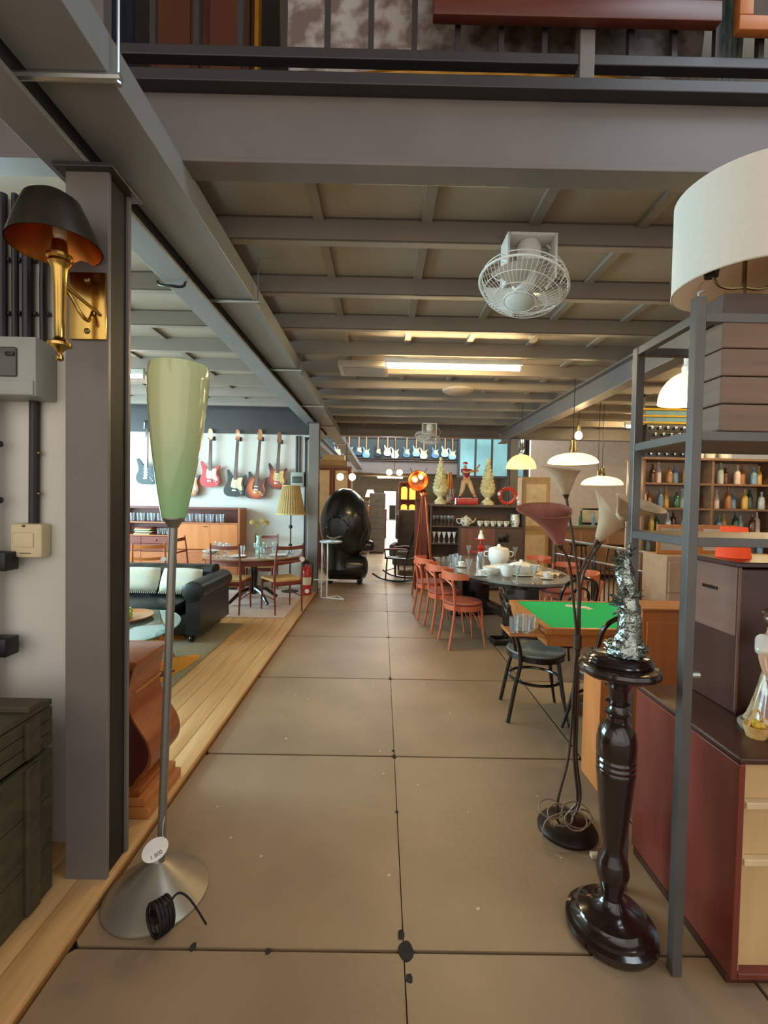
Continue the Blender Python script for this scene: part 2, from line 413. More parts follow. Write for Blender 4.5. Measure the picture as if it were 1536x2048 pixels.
# suspended cable duct with trapeze hangers
duct = thing('cable_duct', 'long grey metal duct hung under the ceiling along the left columns', 'duct', (-0.995, 0, 2.852))
MB().box(-0.125, -2.4, 0.0, 0.125, 19.8, 0.125, 0.003).build('duct_body', steel_blue, duct, smooth=0)
hb = None
for k, y in enumerate([-0.15, 1.43, 3.0, 4.56, 6.3, 8.05, 10.5, 13.0]):
    m = MB().tube([(-0.165, 0, -0.013), (0.165, 0, -0.013)], 0.0125, 8).build('hanger_bar', galv, duct) if hb is None else hb.copy()
    if hb is None: hb = m
    else: COL.objects.link(m); m.parent = duct
    m.location = (0, y, 0)
    if y > 9: continue
    for sx_ in (-0.155, 0.155):
        if sx_ < 0: continue
        MB().tube([(sx_, y, -0.025), (sx_, y, 0.266 if y > 2 else 1.2)], 0.005, 6).build('hanger_rod', galv, duct)
        MB().tube([(sx_, y, -0.034), (sx_, y, -0.0265)], 0.011, 6).build('nut', galv, duct)

# mezzanine railing
rail = thing('mezzanine_railing', 'dark steel railing along the edge of the upper floor', 'railing', (0, 2.0, 3.335))
MB().box(-6.2, -0.03, 0.095, 9.2, 0.02, 0.14, 0.004).build('bottom_rail', steel_dark, rail, smooth=0)
MB().box(-6.2, -0.03, 1.0, 9.2, 0.02, 1.045, 0.004).build('handrail', steel_dark, rail, smooth=0)
for k, x in enumerate((-3.6, -1.25, 0.84, 2.9, 5.0)):
    MB().box(x-0.032, -0.036, 0.0, x+0.032, 0.026, 1.0, 0.003).build('post', steel, rail, smooth=0)
bl = None; x = -1.02
while x < 2.6:
    if min(abs(x - p) for p in (0.84, -1.25)) > 0.07:
        b = MB().box(-0.012, -0.017, 0.14, 0.012, 0.007, 1.0).build('baluster', steel_dark, rail, smooth=0) if bl is None else bl.copy()
        if bl is None: bl = b
        else: COL.objects.link(b); b.parent = rail
        b.location = (x, 0, 0)
    x += 0.187
# ================================================================ FOREGROUND, LEFT
# brass wall light on the steel column
t = thing('wall_sconce', 'brass wall sconce with bell shade mounted on the steel column', 'wall lamp', (-1.122, 1.729, 2.26))
MB().box(-0.069, -0.012, -0.125, 0.069, 0.0, 0.125, 0.004).build('backplate', brass, t)
for z in (-0.095, 0.095): MB().ell((0.0, -0.014, z), (0.011, 0.006, 0.011), 10, 6).build('screw', brass_old, t)
MB().tube(catmull([(0.025,-0.012,-0.02),(0.03,-0.05,-0.07),(0.02,-0.08,-0.055),(-0.005,-0.1,0.0),(-0.018,-0.125,0.02)], 5), 0.007, 8).tube([(0.05,-0.012,-0.035),(-0.015,-0.125,0.03)], 0.006, 8).build('bracket_arm', brass, t)
MB().lathe([(0.004,-0.245),(0.013,-0.238),(0.011,-0.225),(0.006,-0.215),(0.02,-0.2),(0.036,-0.192),(0.038,-0.183),(0.022,-0.172),(0.017,-0.16),(0.018,-0.1),(0.020,0.0),(0.024,0.07),(0.030,0.085),(0.036,0.095),(0.034,0.105),(0.040,0.112),(0.040,0.122),(0.026,0.13),(0.022,0.17),(0.012,0.18)], 18, (-0.018,-0.13,0)).build('stem', brass, t)
MB().ell((-0.018,-0.13,0.205), (0.022,0.022,0.04), 12, 8).build('bulb', mat('unlit_bulb','d8c9a8',0.2), t)
MR = Matrix.Rotation(math.radians(-4), 3, 'Y')
MB().lathe([(0.142,0.15),(0.140,0.158),(0.126,0.20),(0.108,0.25),(0.085,0.305),(0.05,0.33),(0.012,0.338)], 28, (-0.022,-0.13,0.0), MR, caps=False).build('lamp_shade', bronze, t)
MB().lathe([(0.139,0.150),(0.122,0.20),(0.104,0.25),(0.081,0.301),(0.048,0.325)], 28, (-0.022,-0.13,0.0), MR, caps=False).build('shade_lining', mat('gilt_lining','b87333',0.28,0.9), t)

# electrical gear on the white wall
t = thing('fuse_box', 'grey plastic fuse box with dark window on the white wall', 'fuse box', (-1.60, 1.92, 1.935))
MB().box(-0.2, -0.12, 0, 0.222, 0, 0.235, 0.008).build('case', grey_p, t)
MB().box(-0.2, -0.128, 0.075, 0.15, -0.1195, 0.19, 0.006).build('window_cover', mat('smoked_window','4a4a44',0.15), t)
MB().box(-0.2, -0.126, 0.004, 0.215, -0.1195, 0.06, 0.003).build('lid_strip', grey_p, t)
MB().box(0.11, -0.134, 0.155, 0.145, -0.1275, 0.17, 0.002).build('latch', black_pipe, t)
for k, (x, z0, z1, r, lb) in enumerate(((-1.585,2.171,2.78,0.017,'leftmost black conduit running up the white wall above the fuse box'),
        (-1.535,2.171,2.78,0.013,'thin black conduit second from left above the fuse box'),
        (-1.482,2.171,2.775,0.021,'thick black conduit behind the brass lamp shade above the fuse box'),
        (-1.418,2.175,2.62,0.014,'black conduit nearest the column with a bend behind the lamp shade'))):
    t = thing('conduit', lb, 'conduit', (x, 1.895, 0), 0)
    if k == 3:
        MB().tube(catmull([(0.0,0,2.178),(0.0,0,2.5),(0.02,0,2.62),(-0.02,0,2.70),(0.14,-0.02,2.72),(0.2,-0.02,2.72)], 5), r, 10).build('pipe', black_pipe, t)
    else:
        MB().tube([(0,0,z0),(0,0,z1)], r, 10).build('pipe', black_pipe, t)
    for z in (2.3, 2.52): MB().cbox((0, 0.012, z), (r*2.6, 0.022, 0.016), 0.002).build('saddle_clip', black_pipe, t)
t = thing('conduit', 'black conduit from the fuse box down to the beige switch box', 'conduit', (-1.462, 1.899, 0))
MB().tube([(0.0,0,1.425),(0.004,0,1.95)], 0.019, 10).build('pipe', black_pipe, t)
for z in (1.55, 1.72): MB().ell((0.024, -0.004, z), (0.009,0.009,0.009), 8, 6).build('screw', brass_old, t)
t = thing('switch_box', 'beige plastic switch box on the white wall beside the column', 'switch', (-1.467, 1.92, 1.283))
MB().box(-0.066, -0.06, 0, 0.066, 0, 0.142, 0.012).build('case', cream, t)
MB().box(-0.05, -0.064, 0.045, 0.034, -0.0595, 0.105, 0.004).build('rocker', cream, t)
MB().box(-0.022, -0.0622, 0.018, 0.022, -0.0595, 0.0215).build('marking_line', mat('grey_ink','6a655f',0.6), t)
MB().ell((-0.008, -0.06, 0.132), (0.008,0.004,0.005), 8, 6).build('screw', brass_old, t)
t = thing('wall_stand', 'black steel upright with two stub brackets at the left edge of the photo', 'rack', (-1.60, 1.88, 0.0))
MB().box(-0.04, -0.04, 0.03, 0.012, 0.0, 2.13, 0.004).build('upright', black_iron, t)
for z in (1.235, 0.885): MB().box(0.012, -0.075, z, 0.095, -0.005, z+0.075, 0.004).build('bracket', black_iron, t)
for z in (1.52, 1.75): MB().tube([(0.0,-0.02,z),(0.034,-0.02,z)], 0.013, 8).build('bolt', black_iron, t)

# olive army crates
def army_crate(z, h, d0, lid, label):
    t = thing('ammo_crate', label, 'crate', (-1.235, 0.0, z), 0, 'olive wooden crates')
    y0, y1 = 0.62, 1.695; xw = -0.62
    n = 3; hh = h - (0.05 if lid else 0)
    for k in range(n):
        a, b = hh*k/n, hh*(k+1)/n
        MB().box(-0.022, y0, a+0.002, 0, y1, b-0.002, 0.003).build('side_board', olive, t, smooth=0)
        MB().box(xw, y1-0.022, a+0.002, -0.024, y1, b-0.002, 0.003).build('end_board', olive, t, smooth=0)
        MB().box(xw, y0, a+0.002, -0.024, y0+0.022, b-0.002, 0.003).build('end_board', olive, t, smooth=0)
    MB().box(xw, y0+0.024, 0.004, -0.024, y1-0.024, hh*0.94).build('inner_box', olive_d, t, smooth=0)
    for yy in (y0+0.14, y1-0.11):
        MB().box(0.0005, yy-0.03, 0.01, 0.016, yy+0.03, hh-0.004, 0.003).build('batten', olive, t, smooth=0)
    if lid:
        for k in range(4):
            a = xw + k*(-xw)/4
            MB().box(a+0.002, y0-0.005, hh+0.003, a-xw/4-0.002, y1, hh+0.026, 0.003).build('lid_board', olive, t, smooth=0)
        for yy in (y0+0.14, y1-0.09):
            MB().box(xw, yy-0.035, hh+0.0265, 0.006, yy+0.035, hh+0.048, 0.004).build('lid_batten', olive, t, smooth=0)
        MB().tube(arc(0, 0, 0.04, PI, 2*PI, 8), 0.006, 6).build('rope_handle', olive_d, t, loc=(-0.3, y1+0.006, hh*0.6))
        MB().box(0.0005, 1.26, hh-0.07, 0.012, 1.33, hh+0.02, 0.003).build('hasp', black_iron, t)
    return t
army_crate(0.043, 0.545, 0, False, 'lower olive green wooden crate standing against the column on the timber floor')
army_crate(0.604, 0.195, 0, True, 'upper olive green crate with battened lid lying on the lower crate')

# green glass torchiere
t = thing('torchiere_lamp', 'tall torchiere floor lamp with pale green glass cone shade', 'floor lamp', (-0.85, 1.725, 0.0))
MB().lathe([(0.0,0.002),(0.19,0.002),(0.19,0.008),(0.175,0.02),(0.13,0.05),(0.085,0.085),(0.045,0.115),(0.022,0.13),(0.017,0.145)], 36).build('base', mat('brushed_nickel','a09888',0.36,0.6,var=0.05), t)
lx = lambda z: 0.010 + 0.062*(z/2.05)
MB().tube([(lx(z), 0, z) for z in (0.12, 0.5, 0.9, 1.3, 1.475)], 0.0155, 14).build('pole', mat('satin_grey_metal','8b8a84',0.35,0.7,var=0.05), t)
prof = []
for i in range(29):
    u = i/28; z = 1.468 + 0.575*u
    r = 0.043 + (0.112-0.043)*math.sin(u*PI/2*0.92)**0.95
    if 0.45 < u < 0.95: r += 0.0012*math.sin(u*95)
    if u > 0.93: r -= 0.006*(u-0.93)/0.07
    prof.append((r, z))
prof += [(r-0.006, z) for r, z in reversed(prof[1:])]
m = MB()
rows = [[Vector((lx(z)+math.cos(2*PI*j/32)*r, math.sin(2*PI*j/32)*r, z)) for j in range(32)] for r, z in prof]
m.surf(rows, True); m.build('glass_shade', green_glass, t)
nt = green_glass.node_tree; b_ = nt.nodes['Principled BSDF']; tc = nt.nodes.new('ShaderNodeTexCoord'); sp = nt.nodes.new('ShaderNodeSeparateXYZ'); mr = nt.nodes.new('ShaderNodeMapRange')
mr.inputs['From Min'].default_value = 1.47; mr.inputs['From Max'].default_value = 1.85; rp_ = nt.nodes.new('ShaderNodeValToRGB')
rp_.color_ramp.elements[0].color = (*hexc('8fc08c'),1); rp_.color_ramp.elements[1].color = (*hexc('bcc492'),1)
nt.links.new(tc.outputs['Object'], sp.inputs[0]); nt.links.new(sp.outputs['Z'], mr.inputs['Value']); nt.links.new(mr.outputs[0], rp_.inputs[0]); nt.links.new(rp_.outputs[0], b_.inputs['Base Color'])
MB().lathe([(0.018,1.43),(0.03,1.45),(0.041,1.463),(0.041,1.472),(0.0,1.473)], 20, (lx(1.45),0,0)).build('shade_holder', mat('satin_grey_metal','8b8a84'), t)
tg = MB().prism([(0.05*math.cos(2*PI*i/20), 0.036*math.sin(2*PI*i/20)) for i in range(20)], -0.001, 0.001, 'y').build('price_tag', mat('white_card','e8e4dc',0.7), t)
tg.location = (0.035, -0.088, 0.24); tg.rotation_euler = (math.radians(-34), math.radians(-28), math.radians(14))
MB().tube(catmull([(0.03,0.0,0.31),(0.045,-0.05,0.30),(0.06,-0.08,0.275)],4), 0.0012, 5).build('tag_string', mat('white_string','d8d4cc',0.8), t)
def word(s, size, m, parent, loc, rot, name='lettering'):
    cu = bpy.data.curves.new('txt', 'FONT'); cu.body = s; cu.size = size; cu.align_x = 'CENTER'; cu.align_y = 'CENTER'; cu.extrude = 0.0004
    ob = bpy.data.objects.new('txt', cu); COL.objects.link(ob)
    dg = bpy.context.evaluated_depsgraph_get(); me = bpy.data.meshes.new_from_object(ob.evaluated_get(dg))
    bpy.data.objects.remove(ob)
    me.materials.clear(); me.materials.append(m)
    o = bpy.data.objects.new(name, me); COL.objects.link(o); o.parent = parent; o.location = loc; o.rotation_euler = rot
    return o
word('1 800', 0.02, mat('grey_ink','6a655f'), tg, (0.0, -0.0014, -0.018), (R90, 0, 0))
m = MB()
for k in range(5):
    a = 0.5*k
    m.tube([(0.045*math.cos(q)*(1-0.04*k)+0.006*math.sin(a), 0.012*(k-2), 0.062+0.058*math.sin(q)) for q in [2*PI*i/16 for i in range(16)]], 0.0055, 6, closed=True)
m.tube(catmull([(0.03,0,0.1),(0.055,0.03,0.15),(0.085,0.06,0.12),(0.12,0.1,0.02)],4), 0.004, 6)
m.box(-0.03,-0.03,0.05,0.012,0.03,0.075,0.006)
c = m.build('power_cord', dark_rubber, t); c.location = (0.095, -0.165, 0.002); c.rotation_euler = (0, 0, math.radians(-35))

# bombe chest behind the column
t = thing('bombe_chest', 'brown wooden bombe chest with swelling sides on the platform behind the column', 'chest', (-1.06, 2.08, 0.043))
rp = catmull([(-0.075,0.125),(-0.06,0.15),(-0.02,0.2),(0.0,0.26),(-0.01,0.33),(-0.05,0.40),(-0.085,0.47),(-0.1,0.55),(-0.085,0.66),(-0.07,0.72)], 4) if False else catmull([(-0.075,0.125,0),(-0.055,0.16,0),(-0.01,0.22,0),(0.004,0.28,0),(-0.01,0.345,0),(-0.05,0.41,0),(-0.09,0.48,0),(-0.105,0.56,0),(-0.09,0.66,0),(-0.075,0.71,0)], 4)
pol = [(p.x, p.y) for p in rp] + [(-0.62-(p.x+0.075)*0.6, p.y) for p in reversed(rp)]
brownw = mat('walnut_bombe', '7d3e1c', 0.32, scale=3, stretch=(2,0.7,6), h2='9c5629', coat=0.12)
MB().prism(pol, 0.0, 0.30, 'y').build('body', brownw, t)
MB().prism([(x*0.96-0.012, 0.03+y*0.93) for x, y in pol], -0.006, -0.0005, 'y').build('end_panel', mat('dark_red_panel','4a1a18',0.35), t)
MB().box(-0.66, -0.015, 0.71, -0.06, 0.315, 0.735, 0.008).build('top', brownw, t)
m = MB(); m.box(-0.68,-0.02,0.0,0.005,0.32,0.05,0.008); m.build('plinth', honey, t)
MB().box(-0.66,-0.01,0.0505,-0.02,0.31,0.09,0.008).build('plinth_step', honey, t)
MB().box(-0.65,0.0,0.0905,-0.05,0.30,0.124,0.008).build('base_moulding', brownw, t)
for z in (0.43, 0.56): MB().box(-0.60,0.05,z,-0.095,0.301,z+0.008,0.002).build('seam_bead', honey, t)

# ================================================================ FOREGROUND, RIGHT
# turned pedestal
t = thing('turned_pedestal', 'dark turned wooden pedestal with a round top and round base', 'pedestal', (0.865, 1.60, 0.0))
MB().lathe([(0.0,0.0),(0.150,0.0),(0.156,0.012),(0.153,0.03),(0.138,0.038),(0.136,0.05),(0.118,0.062),(0.112,0.072),(0.085,0.082),(0.05,0.1),(0.036,0.125)], 36).build('base', ebony_turn, t)
MB().lathe([(0.036,0.12),(0.034,0.15),(0.05,0.19),(0.057,0.225),(0.05,0.262),(0.036,0.29),(0.034,0.31),(0.042,0.36),(0.052,0.44),(0.060,0.53),(0.0645,0.58),(0.066,0.592),(0.0625,0.60),(0.0665,0.612),(0.063,0.621),(0.067,0.633),(0.0635,0.642),(0.067,0.652),(0.067,0.70),(0.062,0.735),(0.045,0.765),(0.034,0.775),(0.033,0.79),(0.045,0.803),(0.033,0.815),(0.03,0.83),(0.044,0.842),(0.032,0.852),(0.034,0.88),(0.048,0.905),(0.075,0.925),(0.09,0.935)], 28).build('shaft', ebony_turn, t)
MB().lathe([(0.088,0.934),(0.118,0.942),(0.134,0.954),(0.137,0.966),(0.132,0.976),(0.12,0.98),(0.0,0.98)], 36).build('top', ebony_turn, t)
# ringed stand and the bright metal sculpture
t = thing('ringed_stand', 'black ringed oval stand under the silver sculpture on the pedestal', 'stand', (0.868, 1.60, 0.981))
MB().lathe([(0.0,0.0),(0.112,0.0),(0.115,0.006),(0.108,0.011),(0.112,0.016),(0.104,0.021),(0.107,0.026),(0.097,0.032),(0.0,0.034)], 32, sx=1.0, sy=0.8).build('rings', ebony_turn, t)
random.seed(3)
t = thing('silver_sculpture', 'bright silver coloured sculpture of a rocky tower standing on the turned pedestal', 'sculpture', (0.885, 1.60, 1.016))
rows = []
for i in range(34):
    u = i/33; z = 0.36*u
    rb = 0.062 - 0.05*min(1, u/0.22)*0.42 - 0.012*u
    if 0.5 < u < 0.62: rb *= 0.9
    if u > 0.82: rb *= max(0.25, 1-(u-0.82)*3.6)
    rows.append([Vector((math.cos(2*PI*j/22)*rb*(1+random.uniform(-0.14,0.14)) + 0.012*math.sin(u*5), math.sin(2*PI*j/22)*rb*(1+random.uniform(-0.14,0.14)), z)) for j in range(22)])
m = MB(); R = m.surf(rows, True); m.bm.faces.new(R[-1]); m.bm.faces.new(list(reversed(R[0])))
m.build('rock_tower', pewter, t, smooth=60)
m = MB()
for k in range(16):
    a = random.uniform(0, 2*PI); r0 = 0.055
    m.ell((math.cos(a)*r0, math.sin(a)*r0*0.9, random.uniform(0.022, 0.04)), (random.uniform(0.012,0.026), random.uniform(0.012,0.022), random.uniform(0.012,0.02)), 8, 6)
m.build('rocks', pewter, t)
def leaf(m, p, d, L, wd):
    p = Vector(p); d = Vector(d).normalized(); s = d.cross(Vector((0,0,1)))
    s = s.normalized() if s.length > 0.1 else Vector((1,0,0)); up = s.cross(d)
    c = [p, p + d*L*0.35 + s*wd + up*wd*0.3, p + d*L, p + d*L*0.35 - s*wd + up*wd*0.3, p + d*L*0.4 + up*wd*0.9, p + d*L*0.4 - up*wd*0.5]
    v = [m.bm.verts.new(q) for q in c]
    for a, b in ((0,1),(1,2),(2,3),(3,0)):
        m.bm.faces.new([v[a], v[b], v[4]]); m.bm.faces.new([v[b], v[a], v[5]])
for k, (z, dx, dy, dz) in enumerate(((0.30,-1,-0.2,0.1),(0.31,-0.8,-0.5,-0.2),(0.33,-0.6,0.2,0.7),(0.345,0.0,-0.3,1),(0.34,0.5,-0.2,0.9),(0.2,-1,-0.4,0.6),(0.19,-1,0.2,-0.1),(0.18,-0.9,-0.5,0.2),(0.21,-0.5,-0.7,0.7),(0.2,0.7,-0.6,0.3),(0.32,-1,0.3,0.3),(0.17,-0.9,-0.1,-0.5))):
    m = MB(); leaf(m, (-0.01, -0.012, z), (dx,dy,dz), 0.062, 0.014); leaf(m, (-0.01+dx*0.02, -0.012+dy*0.02, z+0.005), (dx,dy,dz+0.6), 0.05, 0.011)
    m.build('leaf_spray', pewter, t, smooth=20)

# calla lily floor lamp
t = thing('calla_lily_lamp', 'floor lamp of calla lily flowers on thin bronze stems', 'floor lamp', (0.912, 2.10, 0.0))
MB().lathe([(0.0,0.0),(0.135,0.0),(0.135,0.012),(0.12,0.03),(0.08,0.046),(0.03,0.055),(0.012,0.06)], 30).build('base', mat('bronze_base','3b332d',0.35,0.7,var=0.2), t)
def stem(pts, r): return MB().tube(catmull(pts, 6), r, 8).build('stem', stem_m, t)
stem([(-0.05,0,0.05),(-0.05,-0.01,0.16),(-0.012,-0.01,0.33),(0.002,-0.005,0.48),(0.012,0,0.75),(0.016,0,0.93),(-0.01,-0.01,1.12),(-0.035,-0.02,1.27),(-0.075,-0.03,1.345)], 0.0065)
stem([(0.03,0,0.05),(0.045,0,0.16),(0.022,0.0,0.35),(0.02,0.0,0.6),(0.022,0.004,0.93),(0.016,0.0,1.2),(-0.03,-0.01,1.45),(-0.06,-0.02,1.585)], 0.0065)
stem([(0.0,0.02,0.05),(0.06,0.01,0.16),(0.034,0.008,0.36),(0.032,0.008,0.62),(0.03,0.0,0.95),(0.022,0.0,1.18),(0.04,-0.005,1.27),(0.09,-0.01,1.37)], 0.0065)
stem([(0.01,-0.02,0.05),(0.054,-0.01,0.16),(0.03,-0.008,0.36),(0.03,-0.006,0.62),(0.034,0.012,0.95),(0.05,0.03,1.2),(0.14,0.05,1.36),(0.21,0.05,1.46)], 0.0065)
MB().lathe([(0.012,0.86),(0.02,0.87),(0.02,0.93),(0.012,0.94)], 12, (0.022,0,0)).build('stem_collar', stem_m, t)
def calla(base, axis, L, R, m_, tip, tipdir):
    """flower: rolled trumpet whose rim runs out into a point on one side"""
    A = Vector(axis).normalized(); T = Vector(tipdir); T = (T - A*T.dot(A)).normalized(); S = A.cross(T)
    B = Vector(base); rows = []; n = 24
    for i in range(15):
        u = i/14; row = []
        for j in range(n):
            q = 2*PI*j/n; c = math.cos(q)
            front = (0.5+0.5*c)**3
            h = u*L*(0.8 + 0.32*(0.5+0.5*c)) + tip*front*u**4*0.55
            r = 0.012 + (R-0.012)*(u**0.85)*(1+0.28*u**5) + tip*front*u**4*0.65
            row.append(B + A*h + T*(math.cos(q)*r) + S*(math.sin(q)*r))
        rows.append(row)
    inner = [[p + (B + A*((p-B).dot(A)) - p)*0.05 for p in r] for r in reversed(rows)]
    f = MB(); f.surf(rows + inner, True); f = f.build('flower', m_, t, smooth=60)
    MB().lathe([(0.011,0),(0.014,0.02),(0.013,L*0.55),(0.004,L*0.62)], 10, B + A*0.02, A.to_track_quat('Z','Y').to_matrix()).build('bulb_candle', ivory, f)
    MB().lathe([(0.006,-0.02),(0.013,0.0),(0.02,0.022),(0.0,0.024)], 10, B - A*0.004, A.to_track_quat('Z','Y').to_matrix()).build('calyx', stem_m, f)
calla((-0.06,-0.02,1.59), (-0.25,-0.25,0.95), 0.13, 0.062, petal_b, 0.035, (-0.7,-0.3,0.4))
calla((-0.085,-0.03,1.355), (-0.42,-0.42,0.82), 0.21, 0.076, petal_r, 0.07, (-0.9,-0.25,-0.1))
calla((0.095,-0.01,1.375), (0.40,-0.22,0.9), 0.15, 0.06, petal_b, 0.08, (-0.3,0.1,0.9))
calla((0.22,0.05,1.47), (0.5,-0.35,0.75), 0.12, 0.075, petal_b, 0.06, (0.6,-0.2,0.3))
m = MB()
random.seed(11)
for k in range(4):
    c0 = ((-0.055,-0.05,0.06), (0.0,-0.09,0.05), (0.02,-0.05,0.07), (-0.085,-0.01,0.055))[k]
    M_ = Matrix.Rotation(random.uniform(0.5,1.1), 3, 'X') @ Matrix.Rotation(random.uniform(-0.6,0.6), 3, 'Y')
    m.tube([Vector((c0[0], c0[1], 0.105)) + M_ @ Vector((c0[2]*math.cos(q), c0[2]*0.75*math.sin(q), 0)) for q in [2*PI*i/20 for i in range(20)]], 0.0035, 6, closed=True)
m.tube(catmull([(-0.03,-0.05,0.12),(-0.13,-0.08,0.10),(-0.15,-0.1,0.03),(-0.11,-0.14,0.006)],5), 0.0035, 6)
m.tube(catmull([(0.03,-0.06,0.14),(0.09,-0.03,0.1),(0.12,-0.05,0.03)],5), 0.0035, 6)
m.build('cord_coil', mat('brown_cord','8a7663',0.5,var=0.25), t)
MB().box(-0.022,-0.012,0,0.022,0.012,0.02,0.004).build('plug', cream, t, loc=(0.055,-0.17,0.001))

# steel shelf rack
t = thing('shelf_rack', 'tall grey steel shelf rack standing round the red-brown cabinet', 'rack', (1.0, 1.45, 0.0))
rk = mat('rack_steel', '625f5c', 0.38, 0.4, var=0.12, scale=5)
W_, D_ = 1.05, 0.33
for nm, x, y, h in (('post',0,0,2.215),('post',0,D_,2.165),('post',W_,0,2.215),('post',W_,D_,2.165)):
    MB().box(x-0.016, y-0.016, 0, x+0.016, y+0.016, h, 0.002).build(nm, rk, t, smooth=0)
for z in (1.42, 1.76, 2.135):
    MB().box(-0.014, 0.0165, z, 0.014, D_-0.0165, z+0.03, 0.002).build('side_rail', rk, t, smooth=0)
    MB().box(W_-0.014, 0.0165, z, W_+0.014, D_-0.0165, z+0.03, 0.002).build('side_rail', rk, t, smooth=0)
    for y in (0, D_): MB().box(0.0165, y-0.014, z, W_-0.0165, y+0.014, z+0.03, 0.002).build('cross_rail', rk, t, smooth=0)
sh = mat('shelf_board', '75665b', 0.5, var=0.08, scale=3, stretch=(1,6,1))
for z in (1.45, 1.79):
    MB().box(0.018, 0.018, z-0.028, W_-0.018, D_-0.018, z, 0.003).build('shelf_board', sh, t, smooth=0)
MB().tube([(0.0165,0,1.0),(0.045,0,1.0)], 0.01, 8).build('bolt', galv, t)
MB().tube([(-0.004,0.0,2.2155),(-0.004,0.0,2.23),(0.02,0.0,2.24)], 0.004, 6).build('hook', galv, t)
# lamp with stacked wooden base and drum shade, on the top shelf
t = thing('drum_table_lamp', 'table lamp with large white drum shade on stacked wood blocks, top shelf', 'lamp', (1.19, 1.51, 1.791))
lw = mat('lamp_block_wood', '6f5746', 0.45, scale=3, stretch=(1,1,10), h2='806653')
for k in range(5):
    s = 0.0 if k % 2 == 0 else 0.0
    MB().box(-0.115, -0.07, 0.088*k+0.0015, 0.115, 0.07, 0.088*(k+1)-0.0015, 0.004).build('wood_block', lw if k < 4 else mat('lamp_block_dark','4f403a',0.45), t, smooth=0)
m = MB(); m.tube([(0,0,0.438),(0,0,0.60)], 0.007, 8)
for s in (-1, 1): m.tube(catmull([(0,0,0.49),(s*0.05,0,0.485),(s*0.09,0,0.50),(s*0.11,0,0.54)],4), 0.005, 6)
m.build('harp', brass_old, t)
for s in (-1, 1): MB().lathe([(0.0,0.52),(0.02,0.52),(0.024,0.56),(0.016,0.575),(0.0,0.576)], 12, (s*0.11,0,0)).build('bulb_socket', black_iron, t)
MB().lathe([(0.205,0.492),(0.205,0.80),(0.2035,0.80),(0.2035,0.492),(0.205,0.492)], 48, caps=False).build('drum_shade', shade_w, t)
MB().lathe([(0.203,0.4925),(0.203,0.7995)], 48, caps=False).build('shade_lining', shade_in, t)
m = MB(); m.tube(arc(0,0,0.2042,0,2*PI*47/48,47,0.4925), 0.003, 6, closed=True); m.tube([(-0.202,0,0.6),(0.202,0,0.6)],0.002,5); m.tube([(0,-0.202,0.6),(0,0.202,0.6)],0.002,5); m.build('shade_ring', mat('cream_ring','cfc4b0',0.6), t)

# low red-brown cabinet
t = thing('low_cabinet', 'low red-brown wooden cabinet with open cream lined compartments, right foreground', 'cabinet', (1.15, 1.40, 0.0))
CW, CD, CH = 0.78, 0.58, 0.755
redw = mat('red_mahogany', '642a22', 0.3, scale=2.2, stretch=(3,3,0.7), h2='843c30', detail=6, coat=0.25)
MB().box(0,0,0.03,0.022,CD,CH-0.022,0.004).build('side_panel', redw, t, smooth=0)
MB().box(CW-0.022,0,0.03,CW,CD,CH-0.022,0.004).build('side_panel', redw, t, smooth=0)
MB().box(0,-0.004,CH-0.0215,CW,CD,CH,0.006).build('top', mahog_dark, t, smooth=0)
MB().box(0.023,CD-0.015,0.03,CW-0.023,CD,CH-0.022).build('back_panel', redw, t, smooth=0)
MB().box(0.0,0.02,0.0,CW,CD-0.02,0.0295).build('plinth', mahog_dark, t, smooth=0)
MB().box(0.023,0.0,0.031,CW-0.023,CD-0.016,0.05,0.003).build('bottom_board', redw, t, smooth=0)
creamp = mat('cream_lining', 'c9a878', 0.5, var=0.08, scale=3, stretch=(6,1,1))
MB().box(0.0235,0.012,0.0505,0.032,CD-0.016,CH-0.024).build('lining', creamp, t, smooth=0)
MB().box(0.0325,0.03,0.0505,CW-0.033,0.042,CH-0.024).build('inner_panel', creamp, t, smooth=0)
for z in (0.40, 0.585): MB().box(0.0325,0.004,z,CW-0.033,0.0295,z+0.022,0.003).build('shelf', mat('pale_shelf','d8c096',0.5), t, smooth=0)
# dark chest standing on the cabinet
t = thing('dark_chest', 'dark brown wooden chest with slot handle standing on the low red cabinet', 'chest', (1.365, 1.58, 0.756))
t.location = (1.365, 1.69, 0.756)
MB().box(0.0,0.0,0.0,0.55,0.28,0.56,0.005).build('body', mahog_dark, t, smooth=0)
lid = mat('chest_side_lit', '7d5a4b', 0.4, var=0.1, scale=3, stretch=(1,1,6))  # light falling on the chest's left side put into the colour
MB().box(-0.012,0.004,0.3,-0.0005,0.276,0.565,0.004).build('side_drawer', lid, t, smooth=0)
MB().box(-0.0185,0.1,0.46,-0.0125,0.18,0.474,0.002).build('slot_handle', ebony, t, smooth=0)
MB().box(-0.015,-0.004,0.5655,0.555,0.284,0.585,0.004).build('top', mahog_dark, t, smooth=0)
MB().box(-0.01,-0.0045,0.02,0.0,0.0,0.565,0.001).build('edge_strip', lid, t, smooth=0)
